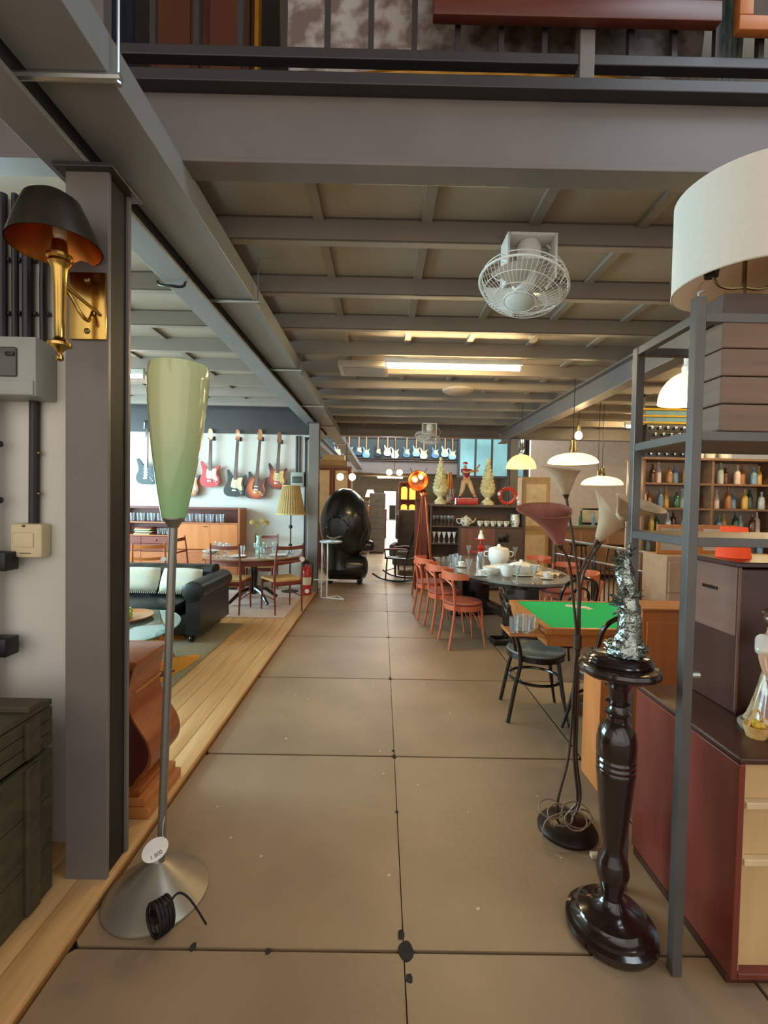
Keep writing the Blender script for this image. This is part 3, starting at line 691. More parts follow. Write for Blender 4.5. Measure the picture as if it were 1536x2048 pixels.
# ================================================================ LEFT BAY
# rugs
t = thing('area_rug', 'olive rug with orange and wine shapes lying on the timber floor', 'rug', (-2.75, 3.95, 0.043))
MB().box(-1.4,-1.35,0,1.12,1.38,0.010,0.003).build('pile', rug_m, t, smooth=0)
def blob(pts, m_, z):
    ps = catmull([(x,y,0) for x,y in pts], 5, True)
    return MB().prism([(p.x,p.y) for p in ps], z, z+0.004).build('rug_shape', m_, t, smooth=0)
blob([(0.55,-0.1),(1.02,0.28),(1.08,0.05),(1.0,-0.35),(0.95,-0.75),(0.7,-0.9),(0.6,-0.5)], rug_o, 0.0102)
blob([(0.1,0.7),(0.5,0.9),(0.7,0.75),(0.4,0.55)], rug_o, 0.0102)
blob([(0.85,-0.2),(1.0,-0.12),(0.98,-0.24),(0.88,-0.3)], rug_r, 0.0144)
t = thing('area_rug', 'pale pinkish rug under the round dining table', 'rug', (-2.2, 6.45, 0.043))
MB().box(-1.15,-0.83,0,1.0,1.0,0.0085,0.003).build('pile', rug_p, t, smooth=0)

# glass coffee table, tray, apples
t = thing('glass_coffee_table', 'oval glass coffee table with wooden legs in front of the black sofa', 'coffee table', (-2.25, 3.78, 0.0578))
tint = mat('table_glass', 'a9c4b8', 0.04, var=0, trans=0.85, ior=1.45)
MB().prism([(0.5*math.cos(2*PI*i/48), 0.64*math.sin(2*PI*i/48)) for i in range(48)], 0.36, 0.372).build('glass_top', tint, t)
for sx_, sy_ in ((1,1),(1,-1),(-1,1),(-1,-1)):
    MB().tube([(sx_*0.33, sy_*0.4, 0.0),(sx_*0.2, sy_*0.26, 0.358)], [0.014,0.024], 10).build('leg', honey, t)
MB().prism([(0.26*math.cos(2*PI*i/28), 0.33*math.sin(2*PI*i/28)) for i in range(28)], 0.14, 0.156).build('lower_shelf', honey, t)
t = thing('serving_tray', 'round wooden tray holding green apples on the glass coffee table', 'tray', (-2.33, 4.08, 0.4302))
MB().lathe([(0.0,0.0),(0.2,0.0),(0.235,0.012),(0.25,0.03),(0.243,0.031),(0.2,0.012),(0.0,0.012)], 28).build('tray_dish', honey, t)
apple_m = mat('green_apple', '8fbf2a', 0.25, var=0.15, coat=0.4)
a0 = None
for (x, y, z, lb) in ((-2.26,4.02,0.478,'green apple lying at the right side of the wooden tray'),(-2.37,4.02,0.482,'green apple in the wooden tray close behind the steel column'),(-2.32,4.13,0.482,'green apple at the back of the wooden tray'),(-2.02,3.44,0.47,'green apple lying on the bare coffee table glass')):
    if a0 is None:
        a0 = thing('apple', lb, 'apple', (x,y,z), 0, 'green apples on the coffee table')
        MB().lathe([(0.0,-0.028),(0.012,-0.034),(0.03,-0.026),(0.041,-0.004),(0.04,0.016),(0.026,0.032),(0.01,0.031),(0.0,0.024)], 16).build('flesh', apple_m, a0)
        MB().tube([(0,0,0.024),(0.004,0,0.045)], 0.002, 5).build('stalk', stem_m, a0)
    else: dup(a0, (x,y,z), 0.7*x, lb)
    if z < 0.475: pass
bpy.data.objects['apple.003'].location.z = 0.4302 + 0.0345
# chesterfield
t = thing('chesterfield_sofa', 'black leather chesterfield sofa with rolled arms, left bay', 'sofa', (-2.78, 4.99, 0.0535))
SW, SD = 0.98, 0.46
MB().box(-SW+0.1,-SD+0.03,0.09,SW-0.1,SD-0.05,0.27,0.02).build('base', black_lea, t)
for x0 in (-0.72, 0.0): MB().box(x0+0.004,-SD,0.272,x0+0.716,SD-0.26,0.40,0.035).build('seat_cushion', black_lea, t)
def tufted(L0, L1, depth, z0, z1, rollr, along):
    rows = []; n = 40
    prof = [(0.0, z0), (0.02, z0+(z1-z0)*0.35), (0.0, z0+(z1-z0)*0.7)] + [(depth*0.5 - (depth*0.5+rollr*0.3)*math.cos(a), z1 + rollr*math.sin(a)) for a in [PI*i/8 for i in range(9)]] + [(depth, z1-0.1), (depth*0.92, z0)]
    for i in range(n+1):
        s = L0 + (L1-L0)*i/n
        w = 0.008*math.cos(2*PI*i/n*7)
        rows.append([(s, d - (w if 1 <= k <= 6 else 0), z) if along == 'x' else (d - (w if 1 <= k <= 6 else 0), s, z) for k, (d, z) in enumerate(prof)])
    m = MB(); R = m.surf(rows, True)
    m.bm.faces.new(R[0]); m.bm.faces.new(list(reversed(R[-1])))
    return m
b = tufted(-SW+0.15, SW-0.15, 0.22, 0.27, 0.63, 0.075, 'x').build('backrest', black_lea, t, smooth=50); b.location = (0, SD-0.24, 0)
m = MB()
for i in range(7):
    for r_ in range(2): m.ell((-0.66+0.22*i+(0.11 if r_ else 0), SD-0.237, 0.45+0.11*r_), (0.014,0.01,0.014), 8, 6)
m.build('tuft_buttons', black_lea, t)
for s in (-1, 1):
    m = MB()
    pr = [(0.0,0.09),(0.0,0.50)] + [(0.07-0.115*math.cos(a)*1.0, 0.53+0.105*math.sin(a)) for a in [PI*(-0.15)+PI*1.3*i/12 for i in range(13)]] + [(0.14,0.49),(0.15,0.09)]
    rows = [[(s*(SW-0.17+x), y, z) for x, z in pr] for y in (-SD+0.02, -SD+0.3, 0.0, 0.25, SD-0.04)]
    R = m.surf(rows, True); m.bm.faces.new(R[0]); m.bm.faces.new(R[-1])
    m.build('arm', black_lea, t, smooth=50)
    MB().lathe([(0.0,0),(0.102,0.0),(0.106,0.006),(0.098,0.012),(0.02,0.016),(0.0,0.016)], 20, (s*(SW-0.10), -SD+0.02, 0.53), Matrix.Rotation(R90,3,'X')).build('arm_scroll', black_lea, t)
for s in (-1,1):
    for y in (-SD+0.08, SD-0.1): MB().lathe([(0.016,0.0),(0.03,0.015),(0.034,0.04),(0.022,0.06),(0.028,0.0895)], 12, (s*(SW-0.13), y, 0)).build('foot', ebony, t)
cream_f = mat('cream_cushion', 'd9cfae', 0.9, scale=22, h2='c2c9c6', bump=0.2, bscale=90)
def cushion(x, y, rz, tilt, lb, g):
    t = thing('cushion', lb, 'cushion', (x, y, 0.622), rz, g)
    rows = []
    for i in range(13):
        u = -1+2*i/12; rows.append([])
        for j in range(13):
            v = -1+2*j/12
            rows[-1].append((u, v))
    m = MB(); M = Matrix.Rotation(math.radians(tilt), 3, 'X')
    for sgn in (1, -1):
        m.surf([[M @ Vector((0.235*u*(1-0.06*v*v), sgn*0.07*max(0.0,(1-u**4)*(1-v**4))**0.6, 0.14*v*(1-0.06*u*u))) for u, v in r] for r in rows])
    m.build('cover', cream_f, t, smooth=70)
    m = MB()
    for k in range(22): m.tube([M @ Vector((-0.22+0.02*k, 0, -0.13)), M @ Vector((-0.22+0.021*k, -0.012, -0.158))], 0.004, 4)
    m.build('fringe', cream_f, t)
cushion(-2.69, 4.99, 0.05, -24, 'cream fringed cushion on the sofa left of the lamp pole', 'cream cushions on the sofa')
cushion(-2.205, 4.97, -0.08, -24, 'cream cushion tucked against the right arm of the sofa', 'cream cushions on the sofa')

# round dining table
t = thing('round_dining_table', 'round dining table with dark pedestal set with glasses, left bay', 'table', (-1.82, 6.45, 0.0525))
MB().lathe([(0.0,0.672),(0.68,0.672),(0.70,0.68),(0.70,0.695),(0.685,0.70),(0.0,0.70)], 40).build('tabletop', mat('table_top_wood','8d6a52',0.18,var=0.08,coat=0.6), t)
MB().lathe([(0.6,0.60),(0.64,0.6),(0.64,0.671),(0.6,0.671)], 36, caps=False).build('apron', teak_d, t)
MB().lathe([(0.05,0.12),(0.07,0.16),(0.045,0.24),(0.06,0.42),(0.045,0.55),(0.12,0.66),(0.12,0.671)], 16).build('pedestal', ebony, t)
for k in range(4):
    a = PI/4 + k*PI/2
    MB().tube([(0.05*math.cos(a),0.05*math.sin(a),0.2),(0.2*math.cos(a),0.2*math.sin(a),0.17),(0.38*math.cos(a),0.38*math.sin(a),0.03)], [0.03,0.028,0.024], 8).build('foot', ebony, t)
tag_m = mat('white_card', 'e8e4dc', 0.7)
def dining_chair(lb, loc, rz, g, wood, seatm, slats=2, tagd=False):
    t = thing('dining_chair', lb, 'chair', loc, rz, g)
    for s in (-1, 1):
        MB().tube([(s*0.185,-0.235,0.0),(s*0.19,-0.2,0.42),(s*0.185,-0.225,0.72),(s*0.18,-0.25,0.91)], [0.011,0.017,0.014,0.010], 8).build('leg', wood, t)
        MB().tube([(s*0.205,0.2,0.0),(s*0.2,0.185,0.42)], [0.010,0.017], 8).build('leg', wood, t)
        MB().tube([(s*0.198,-0.21,0.2),(s*0.203,0.185,0.2)], 0.008, 6).build('stretcher', wood, t)
    MB().box(-0.185,0.17,0.36,0.185,0.19,0.415,0.004).box(-0.175,-0.21,0.36,0.175,-0.19,0.415,0.004).build('seat_rail', wood, t)
    MB().prism([(-0.19,-0.2),(0.19,-0.2),(0.215,0.2),(-0.215,0.2)], 0.417, 0.442).build('seat', seatm, t)
    for k in range(slats):
        z = 0.86 - 0.15*k - (0.03 if slats == 2 and k else 0)
        h = 0.055 if k == 0 else (0.045 if slats == 3 else 0.032)
        rows = []
        for i in range(9):
            u = -1+2*i/8; x = 0.172*u; y = -0.24 + 0.02*(0.9-z)*0 - 0.028*(1-u*u) + (0.012 if z < 0.8 else 0)
            rows.append([(x,y-0.008,z-h/2+0.006*u*u),(x,y+0.008,z-h/2+0.006*u*u),(x,y+0.008,z+h/2-0.01*(1-u*u)),(x,y-0.008,z+h/2-0.01*(1-u*u))])
        m = MB(); R = m.surf(rows, True); m.bm.faces.new(R[0]); m.bm.faces.new(R[-1]); m.build('back_slat', wood, t)
    if tagd:
        MB().lathe([(0.0,-0.001),(0.033,-0.001),(0.033,0.001),(0.0,0.001)], 16, (0.17,-0.262,0.70), Matrix.Rotation(R90,3,'X')).build('price_tag', tag_m, t)
    return t
G = 'teak chairs around the round dining table'
ZP = 0.0525
dining_chair('teak dining chair with cane seat, back towards us, next to the sofa arm', (-1.975, 5.93, ZP), 0.0, G, teak_d, cane)
dining_chair('teak dining chair with white price tag at the near right of the round table', (-1.32, 6.02, ZP), 0.62, G, teak_d, cane, tagd=True)
dining_chair('dark teak chair at the left end of the round table', (-2.72, 6.62, ZP), -R90, G, teak_d, cane)
dining_chair('teak chair behind the round table against the white wall', (-1.88, 7.14, ZP), PI, G, teak_d, cane)
dining_chair('orange-brown ladder back chair behind the sofa', (-2.99, 5.86, ZP), 0.35, G, mat('orange_beech','c4702e',0.4,scale=3,stretch=(3,3,8)), cane, 3, tagd=True)

# glassware prototypes
def lathe_thing(name, lb, cat, loc, prof, m_, g=None, n=14, caps=False):
    o = MB().lathe(prof, n, caps=caps).build(name, m_, None, loc); tag(o, lb, cat, g); return o
TUMB = [(0.0,0.004),(0.026,0.0),(0.028,0.003),(0.034,0.10),(0.032,0.10),(0.026,0.012),(0.0,0.012)]
WINE = [(0.0,0.0),(0.033,0.0),(0.033,0.003),(0.006,0.008),(0.004,0.03),(0.004,0.075),(0.012,0.085),(0.03,0.11),(0.037,0.14),(0.033,0.175),(0.0315,0.175),(0.035,0.14),(0.028,0.112),(0.008,0.088),(0.0,0.087)]
FLUTE = [(0.0,0.0),(0.03,0.0),(0.03,0.003),(0.005,0.008),(0.004,0.07),(0.014,0.09),(0.033,0.16),(0.042,0.185),(0.040,0.185),(0.03,0.16),(0.01,0.09),(0.0,0.088)]
def copies(proto, spots, labels, g, rz=None):
    out = [proto]
    for k, p in enumerate(spots):
        o = proto if k == 0 else proto.copy()
        if k: COL.objects.link(o); out.append(o)
        o.location = p; o['label'] = labels[k]; o['group'] = g
    return out
ztab = 0.7535
spots = [(-2.3,6.3),(-2.2,6.22),(-2.08,6.12),(-1.72,6.2),(-1.62,6.28),(-1.5,6.3),(-1.35,6.42),(-1.30,6.55),(-1.55,6.5),(-1.7,6.45),(-2.0,6.5),(-2.28,6.55)]
p0 = lathe_thing('wine_glass', 'x', 'glass', (0,0,0), WINE, glass)
copies(p0, [(x,y,ztab) for x,y in spots[:6]], ['clear wine glass on the round table, %s from the left along its near edge' % ORD[k] for k in range(6)], 'wine glasses on the round table')
p0 = lathe_thing('tumbler', 'x', 'glass', (0,0,0), TUMB, glass)
copies(p0, [(x,y,ztab) for x,y in spots[6:]], ['clear tumbler at the right rim of the round table', 'clear tumbler behind the right rim tumbler of the round table', 'clear tumbler right of the flower vase', 'clear tumbler beside the foot of the flower vase', 'clear tumbler left of the flower vase', 'clear tumbler at the left rim of the round table'], 'tumblers on the round table')
PLATE = [(0.0,0.0),(0.07,0.0),(0.075,0.004),(0.12,0.018),(0.122,0.021),(0.07,0.008),(0.0,0.007)]
p0 = lathe_thing('plate', 'x', 'plate', (0,0,0), PLATE, white_c)
copies(p0, [(-2.42,6.42,ztab),(-2.42,6.42,ztab+0.0085),(-2.42,6.42,ztab+0.017),(-1.92,6.0,ztab),(-1.42,6.2,ztab)], ['bottom white plate of the stack at the left of the round table','middle white plate of the stack at the left of the round table','top white plate of the stack at the left of the round table','single white plate in front of the chair next to the sofa','single white plate in front of the tagged teak chair'], 'white plates on the round table')
t = thing('flower_vase', 'pale green glass vase of dried flowers on the round table', 'vase', (-1.78, 6.55, ztab))
MB().lathe([(0.0,0.0),(0.045,0.0),(0.05,0.05),(0.04,0.14),(0.03,0.2),(0.042,0.25),(0.039,0.25),(0.027,0.2),(0.0,0.19)], 16, caps=False).build('vase_body', mat('pale_vase_glass','9fc3b0',0.1,coat=0.4), t)
random.seed(5)
for k, (x, z, y) in enumerate(((-0.1,0.44,0.0),(-0.03,0.42,0.03),(0.06,0.47,-0.02),(0.11,0.43,0.02))):
    s_ = MB().tube(catmull([(0,0,0.2),(x*0.4,y*0.4,0.32),(x,y,z)],4), 0.003, 5).build('flower_stem', mat('green_stem','6d7748',0.7), t)
    m = MB()
    for q in range(7):
        a = 2*PI*q/7; m.ell((x+0.022*math.cos(a), y+0.01*math.sin(a)-0.006, z+0.022*math.sin(a)), (0.017,0.01,0.017), 8, 5)
    m.ell((x,y-0.008,z),(0.014,0.012,0.014),8,5)
    m.build('bloom', mat('dried_bloom','a58a4d',0.8,var=0.3,scale=40), s_)

# wall unit
t = thing('teak_wall_unit', 'long teak wall unit with open shelf and drop front under the guitars', 'cabinet', (-4.35, 7.22, 0.043))
L = 2.08
MB().box(L-0.03,0,0,L,0.36,1.335,0.003).build('side_panel', teak, t, smooth=0)
MB().box(0,0,0,0.03,0.36,1.335,0.003).build('side_panel', teak, t, smooth=0)
MB().box(0.0305,0.0,1.305,L-0.0305,0.36,1.335,0.003).build('top', teak_d, t, smooth=0)
MB().box(0.0305,0.34,0.0,L-0.0305,0.359,1.30).build('back_panel', teak_d, t, smooth=0)
MB().box(0.0305,0.01,1.07,L-0.0305,0.3395,1.092,0.002).build('shelf', teak, t, smooth=0)
MB().box(0.0305,0.01,0.86,0.98,0.3395,0.88,0.002).build('shelf', teak, t, smooth=0)
MB().box(0.985,0.01,0.0,1.01,0.3395,1.069,0.002).build('divider', teak, t, smooth=0)
d = MB().box(1.013,-0.004,0.665,L-0.033,0.014,1.068,0.004).build('drop_front', orange_wood, t, smooth=0)
MB().tube([(1.5,-0.016,1.03),(1.56,-0.016,1.03)],0.006,6).build('handle', brass_old, d)
for z0, z1 in ((0.62,0.735),(0.74,0.855)):
    for x0, x1 in ((0.033,0.50),(0.505,0.98)):
        d = MB().box(x0,-0.004,z0,x1,0.014,z1,0.003).build('drawer', teak_d, t, smooth=0)
        MB().ell(((x0+x1)/2,-0.012,(z0+z1)/2),(0.012,0.012,0.012),8,6).build('knob', brass_old, d)
for x0, x1 in ((0.033,0.50),(0.505,0.98),(1.013,1.53),(1.535,L-0.033)):
    d = MB().box(x0,-0.004,0.06,x1,0.014,0.612 if x1<1 else 0.655,0.003).build('door', teak, t, smooth=0)
    MB().ell((x1-0.04,-0.012,0.5),(0.012,0.012,0.012),8,6).build('knob', brass_old, d)
zs = 0.043+1.0925
p0 = lathe_thing('tumbler', 'x', 'glass', (0,0,0), [(r*1.1,z*1.35) for r,z in TUMB], glass, n=12)
copies(p0, [(-4.2+0.083*k+(0.12 if k>9 else 0), 7.30+0.04*(k%2), zs) for k in range(19)], ['clear tumbler on the top shelf of the teak wall unit, %s from the left' % ORD[k] for k in range(19)], 'tumblers on the teak wall unit')
zs2 = 0.043+0.8805
bk_c = ['d8c58a','5d4a3a','e0d3a8','4a6b5b','c7b27a','8a3f33']
for k in range(6):
    o = MB().box(-0.13,-0.10,0,0.13,0.10,0.016+0.004*(k%2),0.002).build('book', mat('book_%s'%bk_c[k], bk_c[k], 0.6), None, (-3.86+0.01*(k%3), 7.36, zs2+0.0185*k))
    tag(o, '%s in the flat stack on the wall unit shelf' % ['dull gold book at the bottom','brown book second from the bottom','cream book third from the bottom','green book third from the top','sand coloured book second from the top','dark red book on top'][k], 'book', 'books on the wall unit')
    o.rotation_euler = (0,0,0.06*(k%3-1))
p0 = lathe_thing('small_glass', 'x', 'glass', (0,0,0), [(r*1.1,z) for r,z in TUMB], glass, n=12)
copies(p0, [(-3.62+0.075*k,7.34,zs2) for k in range(3)], ['small glass beside the book stack on the wall unit, %s from the stack' % ORD[k] for k in range(3)], 'small glasses on the lower shelf')

# lamp with pleated shade
t = thing('pleated_floor_lamp', 'black floor lamp with pleated beige shade in front of the fuse box', 'floor lamp', (-1.46, 7.24, 0.043))
MB().lathe([(0.0,0.0),(0.14,0.0),(0.14,0.015),(0.04,0.03),(0.012,0.05)], 20).build('base', black_iron, t)
MB().tube([(0,0,0.04),(0,0,1.32)], 0.012, 8).build('pole', black_iron, t)
for z in (1.05, 0.75): MB().lathe([(0.012,-0.03),(0.03,-0.02),(0.03,0.02),(0.012,0.03)],10,(0,0,z)).build('pole_joint', black_iron, t)
m = MB(); n = 64
rows = []
for i in range(5):
    u = i/4; r = 0.225-(0.225-0.135)*u; z = 1.255+0.455*u
    rows.append([(math.cos(2*PI*j/n)*(r+(0.005 if j%2 else -0.005)), math.sin(2*PI*j/n)*(r+(0.005 if j%2 else -0.005)), z) for j in range(n)])
m.surf(rows, True); m.build('pleated_shade', mat('pleated_beige','a58a58',0.8,var=0.06), t, smooth=0)
m = MB(); m.tube(arc(0,0,0.229,0,2*PI*31/32,31,1.255),0.01,6,closed=True); m.tube(arc(0,0,0.137,0,2*PI*31/32,31,1.71),0.007,6,closed=True); m.build('shade_trim', mat('beige_trim','c9ab73',0.7), t)
# fuse box and conduits on far wall
t = thing('fuse_box', 'small grey fuse box on the guitar wall above the pleated lamp', 'fuse box', (-1.42, 7.62, 1.75))
MB().box(-0.11,-0.09,0,0.11,0,0.24,0.008).build('case', grey_p, t)
MB().box(-0.085,-0.096,0.06,0.085,-0.0895,0.17,0.003).build('window_cover', mat('smoked_window','4a4a44'), t)
for k, (x, lb) in enumerate(((-1.45,'left of two black conduits rising from the small fuse box'),(-1.40,'right of two black conduits rising from the small fuse box'))):
    o = MB().tube([(0,0,1.995),(0,0,2.6)],0.017,8).build('conduit', black_pipe, None, (x,7.598,0)); tag(o, lb, 'conduit', 'conduits on the guitar wall')
o = MB().tube(catmull([(0,0,0.3),(0,0,2.4),(0,-0.0,2.52),(0.07,0,2.58),(0.13,0,2.58)],4),0.014,8).build('conduit', black_pipe, None, (-1.3,7.6,0)); tag(o, 'thin black conduit with top bend close to the far column', 'conduit', 'conduits on the guitar wall')
# extinguisher
t = thing('fire_extinguisher', 'red fire extinguisher at the foot of the far column beside the platform edge', 'fire extinguisher', (-1.16, 7.06, 0.043))
MB().lathe([(0.0,0.0),(0.07,0.0),(0.078,0.012),(0.078,0.37),(0.06,0.42),(0.028,0.45),(0.024,0.48)], 18).build('cylinder', red_paint, t)
MB().lathe([(0.0785,0.16),(0.0785,0.28)], 18, caps=False).build('paper_label', mat('cream_label','d9cfae',0.7), t)
MB().box(-0.03,-0.015,0.48,0.03,0.015,0.53,0.004).build('valve', black_iron, t)
MB().tube(catmull([(0.03,0,0.505),(0.09,-0.03,0.48),(0.095,-0.04,0.3),(0.085,-0.04,0.15)],4),0.009,6).build('hose', dark_rubber, t)
MB().box(-0.09,-0.008,0.535,0.02,0.008,0.548,0.002).build('lever', black_iron, t)
MB().lathe([(0.0,-0.001),(0.034,-0.001),(0.034,0.001),(0.0,0.001)], 14, (0.02,-0.085,0.07), Matrix.Rotation(R90,3,'X')).build('price_tag', tag_m, t)

# ---------------------------------------------------------------- guitars on the wall
def sunburst(name, c0, c1, c2):
    m = mat(name, c0, 0.2, var=0.0, coat=0.8)
    nt = m.node_tree; b = nt.nodes['Principled BSDF']
    tc = nt.nodes.new('ShaderNodeTexCoord'); mp = nt.nodes.new('ShaderNodeMapping'); mp.inputs['Location'].default_value = (0,0,-0.19*4.6)
    mp.inputs['Scale'].default_value = (5.6, 0.01, 4.6)
    g = nt.nodes.new('ShaderNodeTexGradient'); g.gradient_type = 'SPHERICAL'
    r = nt.nodes.new('ShaderNodeValToRGB'); e = r.color_ramp.elements
    e[0].position = 0.02; e[0].color = (*hexc(c2),1); e[1].position = 0.6; e[1].color = (*hexc(c0),1)
    x = r.color_ramp.elements.new(0.25); x.color = (*hexc(c1),1)
    nt.links.new(tc.outputs['Object'], mp.inputs[0]); nt.links.new(mp.outputs[0], g.inputs[0]); nt.links.new(g.outputs[0], r.inputs[0]); nt.links.new(r.outputs[0], b.inputs['Base Color'])
    return m
def gloss(n, h): return mat(n, h, 0.2, var=0.05, coat=0.8)
maple = gloss('maple_neck', 'b98a52'); rosew = mat('rosewood_board', '5a3a2a', 0.4, var=0.15)
BODY = [(0,0),(0.08,0.004),(0.14,0.04),(0.162,0.105),(0.148,0.17),(0.118,0.225),(0.122,0.275),(0.15,0.33),(0.152,0.358),(0.128,0.352),(0.085,0.318),(0.04,0.302),(-0.035,0.306),(-0.065,0.335),(-0.1,0.385),(-0.135,0.425),(-0.158,0.412),(-0.148,0.35),(-0.128,0.28),(-0.128,0.225),(-0.155,0.16),(-0.165,0.095),(-0.14,0.035),(-0.08,0.003)]
GUARD = [(0.035,0.3),(0.085,0.312),(0.105,0.30),(0.098,0.25),(0.1,0.2),(0.125,0.14),(0.115,0.10),(0.06,0.13),(0.0,0.145),(-0.055,0.15),(-0.06,0.22),(-0.05,0.29),(-0.03,0.302)]
def guitar(lb, X, zb, tilt, bodym, guardm, headm, nl=0.46, bass=False, knobm=None, pickm=None):
    """hangs on the wall; base of the body at zb"""
    t = thing('electric_guitar' if not bass else 'bass_guitar', lb, 'guitar', (X, 7.53, zb), 0, 'guitars on the white wall')
    t.rotation_euler = (0, math.radians(tilt), 0)
    k = 1.05 if bass else 1.0; skew = 0.10 if bass else 0.0
    o = [(p.x*k + skew*(p.y-0.2), p.y*k) for p in catmull([(x,y,0) for x,y in BODY], 4, True)]
    MB().prism(o, -0.022, 0.022, 'y').build('body', bodym, t)
    g = [(p.x*k + skew*(p.y-0.2), p.y*k) for p in catmull([(x,y,0) for x,y in GUARD], 3, True)]
    MB().prism(g, -0.0255, -0.0225, 'y').build('pickguard', guardm, t)
    z0 = 0.27*k; z1 = z0 + nl
    MB().prism([(-0.027,z0),(0.027,z0),(0.021,z1),(-0.021,z1)], -0.034, -0.026, 'y').build('fretboard', rosew, t)
    MB().prism([(-0.026,0.3*k+0.002),(0.026,0.3*k+0.002),(0.021,z1),(-0.021,z1)], -0.0259, -0.004, 'y').build('neck', maple, t)
    hd = [(-0.02,z1),(0.021,z1),(0.034,z1+0.03),(0.03,z1+0.12),(0.012,z1+0.165),(-0.022,z1+0.175),(-0.042,z1+0.15),(-0.03,z1+0.12),(-0.038,z1+0.04)]
    h = MB().prism([(p.x,p.y) for p in catmull([(x,y,0) for x,y in hd],3,True)], -0.028, -0.014, 'y').build('headstock', headm, t)
    m = MB()
    for q in range(4 if bass else 6): m.ell((-0.045, -0.02, z1+0.03+q*(0.028 if bass else 0.019)), (0.012,0.006,0.007), 6, 4)
    m.build('tuning_pegs', chrome, h)
    m = MB()
    for q in range(3 if not bass else 2): m.box(-0.036+skew*(0.02), -0.031, (0.14+0.05*q)*k, 0.036, -0.0256, (0.158+0.05*q)*k, 0.003)
    m.build('pickups', pickm or white_p, t)
    MB().box(-0.038,-0.031,0.085*k,0.034,-0.0225,0.115*k,0.003).build('bridge', chrome, t)
    m = MB()
    for q in range(3): m.lathe([(0.01,0.022),(0.011,0.026),(0.009,0.036),(0.0,0.036)], 10, (0.075+0.02*q, 0, (0.118-0.026*q)*k), Matrix.Rotation(R90,3,'X'))
    m.build('knobs', knobm or white_p, t)
    m = MB()
    for q in range(4): m.tube([(-0.015+0.01*q,-0.037,z1+0.02),(-0.018+0.012*q,-0.0365,0.11*k)],0.0009,4)
    m.build('strings', chrome, t)
    hk = thing('guitar_hanger', 'black wall hanger holding the ' + lb.split(' hanging')[0], 'hanger', (X + math.sin(math.radians(tilt))*(z1), 7.62, zb + z1 + 0.01), 0, 'guitar hangers')
    MB().box(-0.03,-0.012,-0.02,0.03,0,0.05,0.004).build('plate', black_iron, hk)
    MB().tube([(0,-0.01,0.0),(0.0,-0.07,-0.01)],0.007,6).tube(catmull([(-0.034,-0.125,0.006),(-0.03,-0.08,-0.006),(0,-0.07,-0.01),(0.03,-0.08,-0.006),(0.034,-0.125,0.006)],3),0.006,6).build('fork', black_iron, hk)
    return t
ivory_g = gloss('ivory_guard','d9cba0'); blackg = gloss('black_guitar','16181d')
guitar('dark teal guitar hanging leftmost on the white wall', -3.93, 1.74, 1, mat('teal_guitar','0d2528',0.35,var=0.1), mat('teal_guard','143338',0.35,var=0.1), blackg, 0.62)
guitar('green guitar hanging mostly hidden behind the lamp shade', -3.60, 1.57, 0, gloss('green_guitar','2c6a5e'), ivory_g, maple, 0.6)
guitar('amber sunburst bass hanging half hidden behind the lamp shade', -3.22, 1.545, 2, sunburst('burst_amber','f0a52c','c96a12','1d120d'), ivory_g, maple, 0.62, True)
guitar('red guitar with cream guard hanging right of the lamp shade', -2.87, 1.715, 1, gloss('red_guitar','c1202c'), gloss('cream_guard','ded8bb'), gloss('cream_head','cfc58e'), 0.52)
guitar('black bass with cream guard hanging between red and sunburst', -2.46, 1.56, 3, blackg, ivory_g, gloss('brown_head','a5613f'), 0.66, True)
guitar('sunburst bass with brown guard hanging second from right', -2.11, 1.53, 4, sunburst('burst_orange','e0822a','b13a1c','22110d'), gloss('tortoise_guard','5a241e'), gloss('amber_head','b97a48'), 0.70, True)
guitar('sunburst guitar with yellow guard hanging rightmost by the conduits', -1.76, 1.70, 3, sunburst('burst_brown','c0532a','8a2a1c','1a100e'), gloss('yellowed_guard','cfae66'), gloss('brown_head2','8f5b3c'), 0.50)
# lit tube in the left bay
t = thing('tube_lamp', 'lit tube light on the ceiling of the left bay beside the steel column', 'ceiling light', (-3.4, 5.2, 2.96))
MB().box(-0.66,-0.03,-0.03,0.66,0.03,0.0295,0.004).build('batten_case', white_p, t)
MB().tube([(-0.62,0,-0.052),(0.62,0,-0.052)], 0.016, 10).build('tube', tube_left, t)
for s in (-1,1): MB().box(s*0.64-0.012,-0.014,-0.075,s*0.64+0.012,0.014,-0.0305,0.003).build('end_cap', white_p, t)
